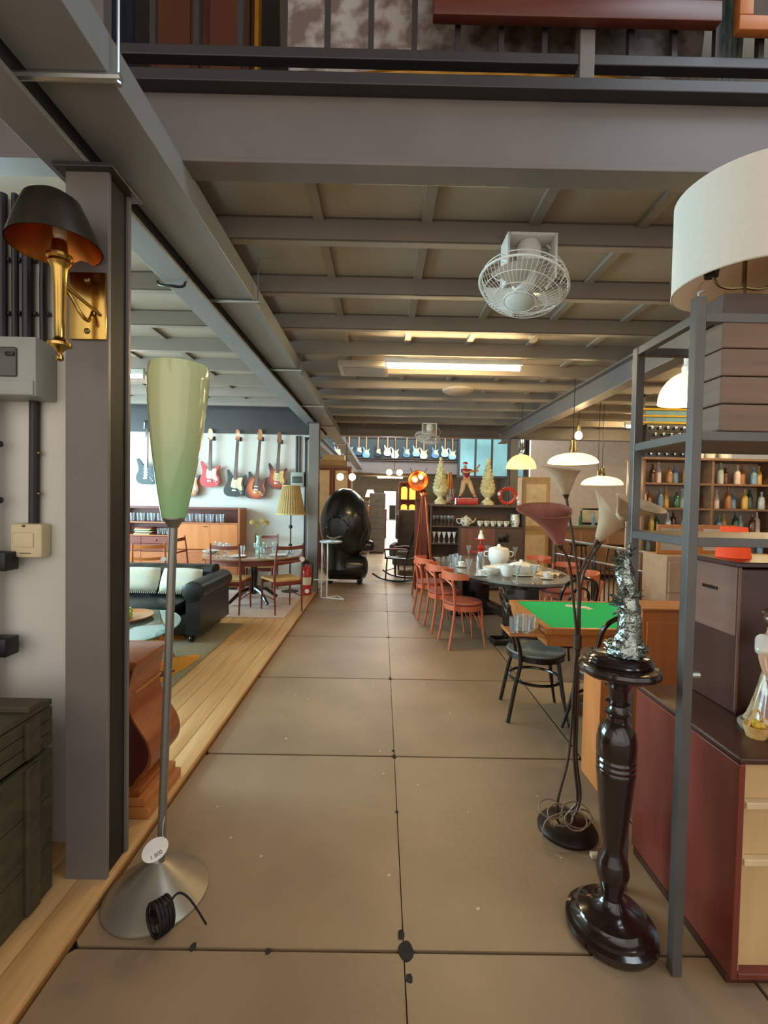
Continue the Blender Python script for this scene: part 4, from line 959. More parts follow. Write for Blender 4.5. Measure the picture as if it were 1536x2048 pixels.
# ================================================================ RIGHT SIDE OF THE AISLE
def bent_chair(lb, loc, rz, g, wood, seatm, style):
    """bentwood chair, front towards +Y"""
    t = thing('bentwood_chair', lb, 'chair', loc, rz, g)
    if style == 'cafe':      # curved top rail with arch braces
        MB().lathe([(0.0,0.455),(0.19,0.455),(0.205,0.462),(0.205,0.478),(0.195,0.486),(0.0,0.482)], 28, sx=1.0, sy=0.98).build('seat', seatm, t)
        MB().lathe([(0.185,0.40),(0.207,0.40),(0.207,0.4545),(0.185,0.4545),(0.185,0.40)], 28, caps=False).build('seat_ring', wood, t)
        for s in (-1, 1):
            MB().tube(catmull([(s*0.175,-0.215,0.0),(s*0.165,-0.175,0.25),(s*0.168,-0.16,0.45),(s*0.19,-0.18,0.62),(s*0.20,-0.205,0.735)],4), 0.0145, 8).build('leg', wood, t)
            MB().tube(catmull([(s*0.175,0.19,0.0),(s*0.155,0.165,0.2),(s*0.145,0.15,0.42)],4), [0.010]*4+[0.0145]*5, 8).build('leg', wood, t)
            MB().tube(catmull([(s*0.195,-0.185,0.60),(s*0.18,-0.2,0.68),(s*0.10,-0.235,0.725)],5), 0.009, 6).build('arch_brace', wood, t)
            MB().tube(catmull([(s*0.15,0.155,0.22),(s*0.13,0.13,0.34),(s*0.06,0.15,0.40)],5), 0.008, 6).build('arch_brace', wood, t)
            MB().tube(catmull([(s*0.155,0.13,0.22),(s*0.165,0.06,0.36),(s*0.18,0.0,0.40)],5), 0.008, 6).build('arch_brace', wood, t)
        rows = []
        for i in range(17):
            a = PI*1.0 + PI*(0.02+0.96*i/16)
            c, s_ = math.cos(a), math.sin(a)
            h = 0.046*(0.62+0.38*abs(math.sin(a))**2)
            for_r = 0.205
            z = 0.765
            rows.append([(c*for_r*1.05, -0.02+s_*for_r, z-h), (c*(for_r*1.05+0.016), -0.02+s_*(for_r+0.016), z-h), (c*(for_r*1.05+0.018), -0.02+s_*(for_r+0.018), z+h), (c*for_r*1.05, -0.02+s_*for_r, z+h)])
        m = MB(); R = m.surf(rows, True); m.bm.faces.new(R[0]); m.bm.faces.new(R[-1]); m.build('back_rail', wood, t)
    else:                    # round seat, double hoop back, foot ring
        MB().lathe([(0.0,0.462),(0.17,0.462),(0.2,0.466),(0.207,0.474),(0.2,0.482),(0.175,0.478),(0.0,0.474)], 30).build('seat', seatm, t)
        MB().lathe([(0.19,0.43),(0.208,0.43),(0.208,0.4655),(0.19,0.4655),(0.19,0.43)], 30, caps=False).build('seat_ring', wood, t)
        hoop = catmull([(-0.185,-0.215,0.0),(-0.172,-0.17,0.25),(-0.165,-0.135,0.45),(-0.18,-0.19,0.68),(-0.15,-0.24,0.84),(0,-0.26,0.905),(0.15,-0.24,0.84),(0.18,-0.19,0.68),(0.165,-0.135,0.45),(0.172,-0.17,0.25),(0.185,-0.215,0.0)],6)
        n3 = len(hoop)
        k0, k1 = 13, n3-13
        MB().tube(hoop[:k0+1], 0.0145, 8).build('leg', wood, t); MB().tube(hoop[k1-1:], 0.0145, 8).build('leg', wood, t)
        MB().tube(hoop[k0:k1], 0.0145, 8).build('back_hoop', wood, t)
        MB().tube(catmull([(-0.09,-0.155,0.47),(-0.10,-0.20,0.66),(-0.075,-0.232,0.77),(0,-0.243,0.81),(0.075,-0.232,0.77),(0.10,-0.20,0.66),(0.09,-0.155,0.47)],5), 0.011, 8).build('inner_hoop', wood, t)
        for s in (-1, 1):
            MB().tube(catmull([(s*0.20,0.20,0.0),(s*0.16,0.16,0.2),(s*0.135,0.13,0.44)],4), [0.011]*4+[0.015]*5, 8).build('leg', wood, t)
        MB().tube(arc(0,0,0.182,0,2*PI*27/28,27,0.27), 0.0105, 8, closed=True).build('foot_ring', wood, t)
        MB().tube(catmull([(-0.2,0.2,0.19),(0,0.0,0.235),(0.2,-0.0,0.25)],4), 0.006, 6).build('tie_rod', chrome, t) if False else None
    return t
GT = 'terracotta chairs on the aisle side of the oval table'
terra_seat = mat('terracotta_seat', '9a5140', 0.4, var=0.1, scale=6)
bent_chair('nearest terracotta bentwood chair on the aisle side of the oval table', (0.905, 4.86, 0), -R90+0.2, GT, terra, terra_seat, 'cafe')
bent_chair('middle terracotta bentwood chair on the aisle side of the oval table', (0.79, 5.42, 0), -R90+0.15, GT, terra, terra_seat, 'cafe')
bent_chair('farthest terracotta bentwood chair on the aisle side of the oval table', (0.69, 6.02, 0), -R90+0.1, GT, terra, terra_seat, 'cafe')
GT = 'terracotta chairs on the far side of the oval table'
bent_chair('terracotta bentwood chair at the far right side of the table, nearest', (2.16, 4.95, 0), R90, GT, terra, terra_seat, 'cafe')
bent_chair('terracotta bentwood chair at the far right side of the table, middle', (2.22, 5.6, 0), R90-0.1, GT, terra, terra_seat, 'cafe')
bent_chair('terracotta bentwood chair at the far right side of the table, farthest', (2.12, 6.25, 0), R90+0.2, GT, terra, terra_seat, 'cafe')
GB = 'black bentwood chairs by the green table'
grey_seat = mat('pale_grey_seat', '7f8480', 0.22, var=0.25, scale=5, coat=0.5)  # seats in a lighter grey than the frames, with a glossy coat
bent_chair('black bentwood chair with grey round seat at the left of the green table', (1.155, 3.29, 0), -R90-0.12, GB, ebony, grey_seat, 'hoop')
bent_chair('black bentwood chair with its hoop back to us, before the green table', (1.49, 2.89, 0), 0.05, GB, ebony, grey_seat, 'hoop')
bent_chair('black bentwood chair between the green table and the oval table', (1.72, 4.16, 0), 0.2, GB, ebony, grey_seat, 'hoop')

# oval dining table
t = thing('oval_dining_table', 'long oval grey topped dining table laden with white china', 'table', (1.43, 5.55, 0.0), math.radians(12))
def superell(a, b, p, n=56): return [(a*math.copysign(abs(math.cos(2*PI*i/n))**(2/p), math.cos(2*PI*i/n)), b*math.copysign(abs(math.sin(2*PI*i/n))**(2/p), math.sin(2*PI*i/n))) for i in range(n)]
MB().prism(superell(0.66,1.16,2.1), 0.722, 0.75).build('tabletop', stone_grey, t)
MB().prism(superell(0.662,1.162,2.1), 0.712, 0.7215).build('top_edge', ebony, t)
MB().prism(superell(0.46,0.9,2.1), 0.64, 0.7115).build('apron', ebony, t)
for y in (-0.62, 0.62):
    MB().box(-0.34,y-0.07,0.0,0.34,y+0.07,0.075,0.012).build('trestle_foot', ebony, t)
    MB().box(-0.20,y-0.045,0.0755,0.20,y+0.045,0.6395,0.01).build('trestle_panel', ebony, t)
MB().box(-0.03,-0.57,0.18,0.03,0.57,0.30,0.006).build('stretcher', ebony, t)
ZT = 0.7505
def onT(px, py): p = onz(px, py, ZT); return (p.x, p.y, ZT)
p0 = lathe_thing('coupe_glass', 'x', 'glass', (0,0,0), FLUTE, glass, n=16)
copies(p0, [onT(*q) for q in ((937,1117),(974,1117),(1030,1121),(937,1153),(1033,1168),(1067,1167))], ['clear coupe glass at the far left of the oval table','clear coupe glass in front of the red tiered stand','clear coupe glass behind the lidded tureen','clear coupe glass at the left edge of the oval table','clear coupe glass in front of the white cup','clear coupe glass on the near edge of the oval table'], 'coupe glasses on the oval table')
CUP = [(0.0,0.0),(0.022,0.0),(0.03,0.008),(0.041,0.04),(0.043,0.066),(0.040,0.066),(0.037,0.04),(0.02,0.01),(0.0,0.01)]
def cup(lb, p, s=1.0, g='white cups on the oval table'):
    t = thing('teacup', lb, 'cup', p, random.uniform(-0.8,0.8), g); t.scale = (s,s,s)
    MB().lathe([(r,z+0.010) for r,z in CUP], 18, caps=False).build('bowl', white_c, t)
    MB().tube(catmull([(0.04,0,0.062),(0.062,0,0.058),(0.06,0,0.034),(0.036,0,0.03)],4),0.004,6).build('handle', white_c, t)
    return t
def saucer(lb, p, s=1.0):
    o = MB().lathe([(0.0,0.0),(0.04,0.0),(0.068,0.008),(0.07,0.011),(0.036,0.006),(0.0,0.006)], 20, caps=False).build('saucer', white_c, None, p); o.scale = (s,s,s)
    return tag(o, lb, 'saucer', 'saucers on the oval table')
random.seed(21)
for (q, s, w) in (((1093,1158),1.0,'near the right end, beside the open book'),((963,1152),0.9,'at the near left, left of the white bowl'),((922,1134),0.9,'by the left rim behind the near chair'),((1072,1143),1.0,'behind the near edge coupe glass')):
    p = onT(*q); saucer('white saucer on the oval table ' + w, p); cup('white cup on a saucer ' + w, (p[0],p[1],p[2]-0.001), s)
cup('large white breakfast cup left of the lidded tureen', onT(1014,1156), 1.9)
t = thing('tureen', 'large white lidded tureen on plates at the middle of the oval table', 'tureen', onT(1042,1150))
MB().lathe([(0.0,0.0),(0.09,0.0),(0.13,0.01),(0.13,0.014),(0.06,0.012),(0.06,0.02),(0.115,0.04),(0.13,0.09),(0.13,0.11),(0.0,0.11)], 26).build('bowl', white_c, t)
MB().lathe([(0.133,0.1105),(0.12,0.125),(0.06,0.145),(0.02,0.15),(0.022,0.17),(0.0,0.175)], 26).build('lid', white_c, t)
t = thing('tureen', 'tall white soup pot with lid at the far side of the oval table', 'tureen', onT(997,1127))
MB().lathe([(0.0,0.0),(0.1,0.0),(0.13,0.05),(0.14,0.12),(0.13,0.19),(0.0,0.19)], 26).build('bowl', white_c, t)
MB().lathe([(0.133,0.1905),(0.11,0.21),(0.03,0.225),(0.018,0.25),(0.0,0.26)], 26).build('lid', white_c, t)
for s in (-1,1): MB().tube(catmull([(s*0.135,0,0.16),(s*0.185,0,0.15),(s*0.18,0,0.1),(s*0.138,0,0.09)],4),0.008,6).build('handle', white_c, t)
o = MB().lathe([(0.0,0.0),(0.06,0.0),(0.065,0.008),(0.1,0.04),(0.115,0.085),(0.111,0.085),(0.09,0.04),(0.0,0.015)], 24, caps=False).build('bowl', white_c, None, onT(985,1149)); tag(o, 'deep white bowl left of the large breakfast cup', 'bowl')
pp = onT(1002,1141)
p0 = lathe_thing('plate', 'x', 'plate', (0,0,0), PLATE, white_c, n=24)
copies(p0, [(pp[0],pp[1],ZT+0.0085*k) for k in range(6)], ['white plate in the stack between bowl and soup pot, %s from the bottom' % ORD[k] for k in range(6)], 'plate stack on the oval table')
p0 = lathe_thing('tumbler', 'x', 'glass', (0,0,0), TUMB, glass)
copies(p0, [onT(*q) for q in ((903,1124),(912,1122),(918,1127),(909,1130))], ['tumbler at the far left end of the oval table','second tumbler of the cluster at the far left end','tumbler on the right of the far left cluster','nearest tumbler of the far left cluster'], 'tumblers on the oval table')
o = MB().lathe([(0.0,0.0),(0.045,0.0),(0.05,0.01),(0.05,0.15),(0.035,0.175),(0.035,0.2),(0.032,0.2),(0.0,0.01)],18,caps=False).build('glass_jar', glass, None, onT(960,1137)); tag(o, 'tall clear glass jar on the oval table left of the soup pot', 'jar')
t = thing('tiered_stand', 'red two tiered stand with a white figure on top, far end of oval table', 'stand', onT(961,1113))
MB().lathe([(0.0,0.0),(0.06,0.0),(0.05,0.015),(0.015,0.03),(0.015,0.05),(0.13,0.06),(0.135,0.075),(0.02,0.075),(0.05,0.13),(0.03,0.16),(0.014,0.17),(0.014,0.24),(0.09,0.25),(0.092,0.262),(0.0,0.262)], 22).build('tiers', red_paint, t)
MB().lathe([(0.0,0.263),(0.045,0.263),(0.04,0.30),(0.025,0.34),(0.0,0.345)],14).ell((0,0,0.36),(0.022,0.022,0.024),10,8).build('figure', white_c, t)
MB().tube(arc(0,0,0.028,0,2*PI*15/16,15,0), 0.004,6,closed=True).build('ring_handle', brass_old, t, loc=(0,0,0.42)).rotation_euler = (R90,0,0)
t = thing('open_book', 'open book lying on the right end of the oval table', 'book', (1.90, 5.0, ZT), 0.5)
for s in (-1,1):
    rows = [[(s*0.002 + s*0.14*u, y, 0.004+0.03*math.sin(PI*min(1,u*1.1))**0.7*(1-u*0.6)) for u in [i/8 for i in range(9)]] for y in (-0.1,0.1)]
    m = MB(); m.surf(rows); m.surf([[(p[0],p[1],0.002) for p in r] for r in rows]); m.build('pages', mat('book_paper','d9c9a8',0.8), t)
MB().box(-0.148,-0.106,0.0,0.148,0.106,0.0018).build('cover', mat('brown_cover','5a4030',0.6), t, smooth=0)

# green card table
t = thing('card_table', 'wooden card table with a green felt top', 'table', (1.07, 2.87, 0.0))
TW, TD = 1.02, 0.84
MB().box(0.05,0.035,0.715,TW-0.05,TD-0.035,0.7405).build('felt_top', felt, t, smooth=0)
for nm,(a,b,c,d) in (('frame',(0.0,0.0,0.0495,TD)),('frame',(TW-0.0495,0,TW,TD)),('frame',(0.05,0,TW-0.05,0.0345)),('frame',(0.05,TD-0.0345,TW-0.05,TD))):
    MB().box(a,b,0.705,c,d,0.745,0.003).build(nm, honey, t, smooth=0)
for (a,b,c,d) in ((0.015,0.015,0.03,TD-0.015),(TW-0.03,0.015,TW-0.015,TD-0.015),(0.031,0.015,TW-0.031,0.03),(0.031,TD-0.03,TW-0.031,TD-0.015)):
    MB().box(a,b,0.625,c,d,0.7045,0.002).build('apron', honey, t, smooth=0)
MB().lathe([(0.06,0.09),(0.075,0.12),(0.05,0.2),(0.065,0.4),(0.05,0.55),(0.16,0.69),(0.16,0.7145)],18,(TW*0.62,TD*0.55,0)).build('pedestal', mahog_dark, t)
MB().lathe([(0.0,0.0),(0.24,0.0),(0.25,0.02),(0.2,0.05),(0.07,0.0895)],24,(TW*0.62,TD*0.55,0)).build('pedestal_base', mahog_dark, t)
m = MB()
m.box(-0.23,0.0,0.688,0.0,0.20,0.699,0.002); m.build('pull_out_tray', honey, t, smooth=0)
MB().box(-0.235,-0.004,0.6995,-0.222,0.204,0.712,0.002).build('tray_lip', honey, t, smooth=0)
MB().box(-0.08,0.035,0.675,-0.0005,0.16,0.6875,0.002).build('tray_runner', honey, t, smooth=0)
ZG = 0.6995
p0 = lathe_thing('tumbler', 'x', 'glass', (0,0,0), TUMB, glass)
copies(p0, [(0.885,2.93,ZG),(0.94,3.0,ZG),(0.96,2.92,ZG),(1.02,2.99,ZG)], ['clear tumbler at the left end of the card table tray','clear tumbler at the back of the card table tray','clear tumbler in the middle of the card table tray','clear tumbler on the tray against the card table'], 'tumblers on the card table tray')
p0 = tag(MB().prism([(0.0,0.0),(0.064,0.0),(0.064,0.09),(0.0,0.09)], 0, 0.0006).build('playing_card', mat('card_face','e3d3bd',0.5), None, (0,0,0), smooth=0), 'x', 'card')
copies(p0, [(1.60,3.42,0.7412),(1.53,3.47,0.7420),(1.57,3.50,0.7428),(1.64,3.47,0.7436)], ['cream card lying nearest on the green felt','cream card farthest left on the green felt','cream card at the back of the felt','cream card at the right on the green felt'], 'cards on the green felt')
for k, o in enumerate([o for o in bpy.data.objects if o.name.startswith('playing_card')]): o.rotation_euler = (0,0,0.5+0.45*k)

# orange wooden cabinet behind the pedestal
t = thing('orange_cabinet', 'orange wooden stepped cabinet behind the pedestal and shelf rack', 'cabinet', (1.19, 2.38, 0.0))
MB().box(0.0,0.0,0.0,0.21,0.20,0.63,0.004).build('low_section', orange_wood, t, smooth=0)
MB().box(0.2105,0.0,0.0,0.56,0.20,0.985,0.004).build('tall_section', orange_wood, t, smooth=0)
MB().box(0.205,-0.006,0.9855,0.566,0.206,1.0,0.003).build('top', honey, t, smooth=0)
d = MB().box(0.235,-0.008,0.06,0.535,-0.0005,0.93,0.003).build('door', orange_wood, t, smooth=0)
MB().ell((0.262,-0.016,0.55),(0.01,0.01,0.01),8,6).build('knob', brass_old, d)

# tall brown display cabinet
t = thing('display_cabinet', 'tall dark brown display cabinet with open shelves and brown door', 'cabinet', (0.845, 7.8, 0.0))
CW = 1.66
MB().box(0,0,0,0.03,0.36,1.46,0.003).build('side_panel', dark_cab, t, smooth=0)
MB().box(CW-0.03,0,0,CW,0.36,1.46,0.003).build('side_panel', dark_cab, t, smooth=0)
MB().box(-0.015,-0.01,1.4605,CW+0.015,0.37,1.50,0.004).build('top', dark_cab, t, smooth=0)
MB().box(0.0305,0.34,0.02,CW-0.0305,0.359,1.459).build('back_panel', mat('cabinet_back','5b4638',0.6), t, smooth=0)
for z, x1 in ((1.10,CW-0.0305),(0.80,0.50),(0.48,0.50),(0.06,CW-0.0305)):
    MB().box(0.0305,0.008,z,x1,0.3395,z+0.025,0.002).build('shelf', dark_cab, t, smooth=0)
MB().box(0.505,0.004,0.086,0.53,0.3395,1.0995,0.002).build('divider', dark_cab, t, smooth=0)
d = MB().box(0.533,-0.004,0.09,1.14,0.016,1.095,0.004).build('door', mat('brown_door','6b4534',0.4,scale=2,stretch=(6,1,0.6),h2='7a5040'), t, smooth=0)
MB().ell((1.10,-0.014,0.7),(0.014,0.014,0.014),8,6).build('knob', brass_old, d)
d = MB().box(1.145,-0.004,0.09,CW-0.033,0.016,1.095,0.004).build('door', dark_cab, t, smooth=0)
MB().cbox((1.28,-0.01,0.93),(0.18,0.012,0.14),0.004).build('door_panel', ebony, d)
t = thing('narrow_cupboard', 'narrow tall brown cupboard left of the display cabinet', 'cabinet', (0.60, 7.86, 0.0))
MB().box(0,0,0,0.225,0.30,1.55,0.004).build('body', mahog, t, smooth=0)
MB().box(-0.008,-0.006,1.5505,0.233,0.306,1.575,0.003).build('cornice', mahog_dark, t, smooth=0)
d = MB().box(0.012,-0.012,0.06,0.213,-0.0005,1.50,0.003).build('door', mahog, t, smooth=0)
MB().ell((0.19,-0.02,0.8),(0.01,0.01,0.01),8,6).build('knob', brass_old, d)
zc = 1.1255
p0 = lathe_thing('wine_glass', 'x', 'glass', (0,0,0), WINE, glass)
copies(p0, [(0.925+0.067*k, 7.95+0.03*(k%2), zc) for k in range(6)], ['wine glass on the top shelf of the display cabinet, %s from the left' % ORD[k] for k in range(6)], 'wine glasses in the display cabinet')
pat = mat('patterned_china','e9e3cf',0.25,scale=26,h2='6d6a5a',contrast=(0.55,0.62),coat=0.4)
t = thing('teapot', 'patterned china teapot on the cabinet shelf right of the wine glasses', 'teapot', (1.50, 7.97, zc))
MB().lathe([(0.0,0.0),(0.06,0.0),(0.1,0.05),(0.105,0.1),(0.07,0.15),(0.03,0.16),(0.015,0.19),(0.0,0.195)],20).build('body', pat, t)
MB().tube(catmull([(0.09,0,0.06),(0.15,0,0.09),(0.17,0,0.14)],4),[0.02]*4+[0.012]*5,8).build('spout', pat, t)
MB().tube(catmull([(-0.09,0,0.12),(-0.16,0,0.12),(-0.15,0,0.05),(-0.09,0,0.04)],4),0.009,6).build('handle', pat, t)
o = MB().lathe([(0.0,0.0),(0.07,0.0),(0.085,0.09),(0.075,0.17),(0.078,0.22),(0.0,0.22)],18).build('jug', pat, None, (2.37,7.97,zc)); tag(o, 'tall patterned china jug at the right end of the cabinet shelf', 'jug')
p0 = None
for k in range(5):
    o = MB().lathe([(r*1.3,z*1.4) for r,z in CUP],14,caps=False).build('mug', pat, None, (1.745+0.115*k,7.93,zc)) if p0 is None else p0.copy()
    if p0 is None: p0 = o
    else: COL.objects.link(o); o.location = (1.745+0.115*k,7.93,zc)
    tag(o, 'patterned cup in the cabinet shelf row, %s from the teapot' % ORD[k], 'cup', 'patterned cups in the display cabinet')
p0 = lathe_thing('sundae_dish', 'x', 'dish', (0,0,0), FLUTE, white_c, n=12)
copies(p0, [(0.93+0.09*k,7.93,0.8255) for k in range(5)], ['white footed dish on the middle cabinet shelf, %s from the left' % ORD[k] for k in range(5)], 'footed dishes in the display cabinet')
p0 = lathe_thing('bowl', 'x', 'bowl', (0,0,0), [(0.0,0.0),(0.05,0.0),(0.09,0.05),(0.085,0.05),(0.045,0.01),(0.0,0.01)], white_c, n=14)
copies(p0, [(1.0+0.2*k,7.93,0.5055) for k in range(2)], ['white bowl on the lower cabinet shelf, %s of the pair' % w_ for w_ in ('left','right')], 'bowls in the display cabinet')

# ornaments on top of the cabinet
ZC = 1.5005
def topiary(lb, x, y):
    t = thing('topiary_ornament', lb, 'ornament', (x, y, ZC), 0, 'yellow topiary ornaments')
    MB().lathe([(0.0,0.0),(0.11,0.0),(0.11,0.05),(0.09,0.06),(0.05,0.10),(0.045,0.13),(0.09,0.17),(0.125,0.22),(0.12,0.27),(0.0,0.28)],20).build('urn', ivory, t)
    random.seed(4); m = MB()
    for lay in range(9):
        u = lay/8; r = 0.135*(1-u*0.85); n = max(3, int(9*(1-u*0.7)))
        for q in range(n):
            a = 2*PI*q/n + lay*0.6; m.ell((r*0.75*math.cos(a), r*0.75*math.sin(a), 0.29+0.52*u), (0.04*(1-0.5*u),)*3, 8, 5)
    m.lathe([(0.11,0.28),(0.085,0.45),(0.02,0.8),(0.0,0.84)],12)
    m.build('leaf_cone', ivory, t)
    return t
topiary('yellow cone topiary ornament in an urn, left on the display cabinet', 1.03, 7.97)
topiary('yellow cone topiary ornament in an urn, right of the baseball statue', 1.87, 7.97)
t = thing('ice_bucket', 'silver ice bucket of bottles between topiary and baseball statue', 'bucket', (1.215, 8.10, ZC)); t.scale = (0.75,0.75,0.9)
MB().lathe([(0.0,0.0),(0.09,0.0),(0.1,0.02),(0.085,0.04),(0.11,0.24),(0.125,0.30),(0.12,0.30),(0.0,0.25)],18).build('pail', chrome, t)
for k,(x,y) in enumerate(((-0.04,0.0),(0.04,0.02),(0.0,-0.04))): MB().lathe([(0.036,0.1),(0.036,0.36),(0.014,0.46),(0.014,0.54),(0.0,0.54)],12,(x,y,0.1)).build('bottle_neck', mat('amber_bottle','b56a2a',0.15) if k else mat('gold_foil','c9973f',0.3,0.8), t)
# statue of a ball player, one skin surface with clothes over it
def skinned(name, joints, bones, m_, parent, sub=2):
    me = bpy.data.meshes.new(name); me.from_pydata([j[:3] for j in joints], bones, []); me.update()
    o = bpy.data.objects.new(name, me); COL.objects.link(o)
    sk = o.modifiers.new('skin', 'SKIN'); sk.use_smooth_shade = True
    for i, j in enumerate(joints):
        v = me.skin_vertices[0].data[i]; v.radius = (j[3], j[3]); v.use_root = (i == 0)
    ss = o.modifiers.new('sub', 'SUBSURF'); ss.levels = ss.render_levels = sub
    dg = bpy.context.evaluated_depsgraph_get(); m2 = bpy.data.meshes.new_from_object(o.evaluated_get(dg))
    bpy.data.objects.remove(o)
    m2.materials.clear(); m2.materials.append(m_); m2.polygons.foreach_set('use_smooth', [True]*len(m2.polygons))
    o = bpy.data.objects.new(name, m2); COL.objects.link(o); o.parent = parent
    return o
skin_m = mat('painted_skin', 'c9906a', 0.5, var=0.05)
t = thing('ballplayer_statue', 'statue of a ball player in red shirt swinging, on a red plinth', 'statue', (1.49, 7.97, ZC))
MB().box(-0.175,-0.12,0.0,0.19,0.12,0.115,0.008).build('plinth', red_paint, t)
J = [(0,0,0.42,0.05),(0.0,0,0.50,0.052),(-0.02,0,0.58,0.062),(-0.03,0,0.64,0.026),(-0.03,-0.01,0.70,0.042),
     (0.05,0,0.40,0.042),(0.09,-0.02,0.28,0.034),(0.155,0.0,0.15,0.022),(0.175,-0.04,0.13,0.018),
     (-0.05,0,0.40,0.042),(-0.07,-0.03,0.27,0.034),(-0.11,0.0,0.15,0.022),(-0.125,-0.045,0.13,0.018),
     (0.06,-0.01,0.60,0.026),(0.13,-0.06,0.585,0.02),(0.20,-0.09,0.60,0.016),
     (-0.085,-0.02,0.60,0.026),(-0.03,-0.09,0.56,0.02),(0.09,-0.11,0.585,0.017)]
B = [(0,1),(1,2),(2,3),(3,4),(0,5),(5,6),(6,7),(7,8),(0,9),(9,10),(10,11),(11,12),(2,13),(13,14),(14,15),(2,16),(16,17),(17,18)]
body = skinned('body', J, B, skin_m, t)
JT = [(0,0,0.43,0.058),(0.05,0,0.40,0.05),(0.09,-0.02,0.28,0.041),(0.135,-0.005,0.19,0.03),(-0.05,0,0.40,0.05),(-0.07,-0.03,0.27,0.041),(-0.098,-0.01,0.19,0.03)]
skinned('trousers', JT, [(0,1),(1,2),(2,3),(0,4),(4,5),(5,6)], mat('cream_trousers','d9b98f',0.7), t)
JS = [(0,0,0.44,0.056),(0,0,0.51,0.058),(-0.02,0,0.585,0.068),(0.055,-0.01,0.60,0.034),(0.1,-0.035,0.592,0.03),(-0.08,-0.02,0.60,0.034),(-0.06,-0.06,0.575,0.03)]
skinned('shirt', JS, [(0,1),(1,2),(2,3),(3,4),(2,5),(5,6)], mat('crimson_shirt','8e1f2c',0.6), t)
MB().lathe([(0.043,0.0),(0.045,0.02),(0.03,0.04),(0.0,0.047)],14,(-0.03,-0.01,0.712)).cbox((-0.03,-0.058,0.715),(0.05,0.05,0.006),0.002).build('cap', red_paint, t)
MB().tube([(0.10,-0.105,0.588),(0.15,-0.102,0.62),(0.205,-0.095,0.70)],[0.008,0.011,0.018],8).build('bat', honey, t)
for s in (0.165,-0.117): MB().ell((s,-0.02,0.128),(0.028,0.05,0.018),10,6).build('shoe', ebony, t)
t = thing('red_wreath', 'red ring wreath with bows at the right end of the cabinet top', 'wreath', (2.23, 7.97, ZC))
MB().tube([(0.135*math.cos(q),0,0.165+0.135*math.sin(q)) for q in [2*PI*i/24 for i in range(24)]],0.028,10,closed=True).build('ring', mat('orange_red_ring','d1391f',0.45), t)
random.seed(8); m = MB()
for q in range(9):
    a = PI*0.1+PI*1.0*q/8; m.ell((0.15*math.cos(a),-0.02,0.165+0.15*math.sin(a)),(0.028,0.022,0.022),8,5)
m.build('berries', red_paint, t)
m = MB()
for x,z in ((0.17,0.13),(-0.165,0.2),(0.19,0.06)): m.ell((x,-0.03,z),(0.03,0.02,0.035),8,5)
m.build('white_bows', white_c, t)
MB().lathe([(0.0,0.0),(0.05,0.0),(0.05,0.012),(0.0,0.014)],12).build('foot', ebony, t)
# ================================================================ CEILING FITTINGS
t = thing('tube_lamp', 'bright tube light hanging over the middle of the aisle', 'ceiling light', (0.70, 4.60, 2.955))
MB().box(-0.70,-0.035,-0.02,0.70,0.035,0.032,0.004).build('batten_case', white_p, t)
MB().tube([(-0.66,0,-0.045),(0.66,0,-0.045)], 0.02, 10).build('tube', tube_em, t)
for s in (-1,1): MB().box(s*0.68-0.012,-0.016,-0.07,s*0.68+0.012,0.016,-0.0205,0.003).build('end_cap', white_p, t)
for x, y, lb in ((4.35, 4.60, 'lit tube light at the far right edge above the bar shelving'), (4.9, 7.85, 'added fill tube light farther back over the right room')):
    dup(t, (x, y, 2.955), 0, lb)  # farther tube is an added source to brighten the right room
pt = thing('tube_lamp', 'lit tube light far down the aisle, lower of two', 'ceiling light', (0.45, 26.2, 2.939), 0, 'far tube lights')
MB().box(-0.75,-0.05,-0.02,0.75,0.05,0.05).build('batten_case', white_p, pt)
MB().tube([(-0.72,0,-0.06),(0.72,0,-0.06)], 0.035, 8).build('tube', tube_em, pt)
dup(pt, (0.62, 21.0, 2.939), 0, 'lit tube light far down the aisle, upper of two')
t = thing('ceiling_panel', 'flat grey panel fixed under the joists left of the tube light', 'panel', (-0.22, 4.88, 2.93))
MB().box(-0.26,-0.2,0.0,0.26,0.2,0.058,0.004).build('panel_body', deck, t, smooth=0)
MB().box(-0.22,-0.16,-0.006,0.22,0.16,-0.0005,0.002).build('grille', steel, t, smooth=0)
t = thing('ceiling_disc', 'flat round ceiling fitting behind the tube light', 'fitting', (0.95, 5.82, 2.945))
MB().lathe([(0.0,0.0),(0.15,0.0),(0.19,0.02),(0.2,0.043),(0.0,0.043)],26).build('dish', deck, t)

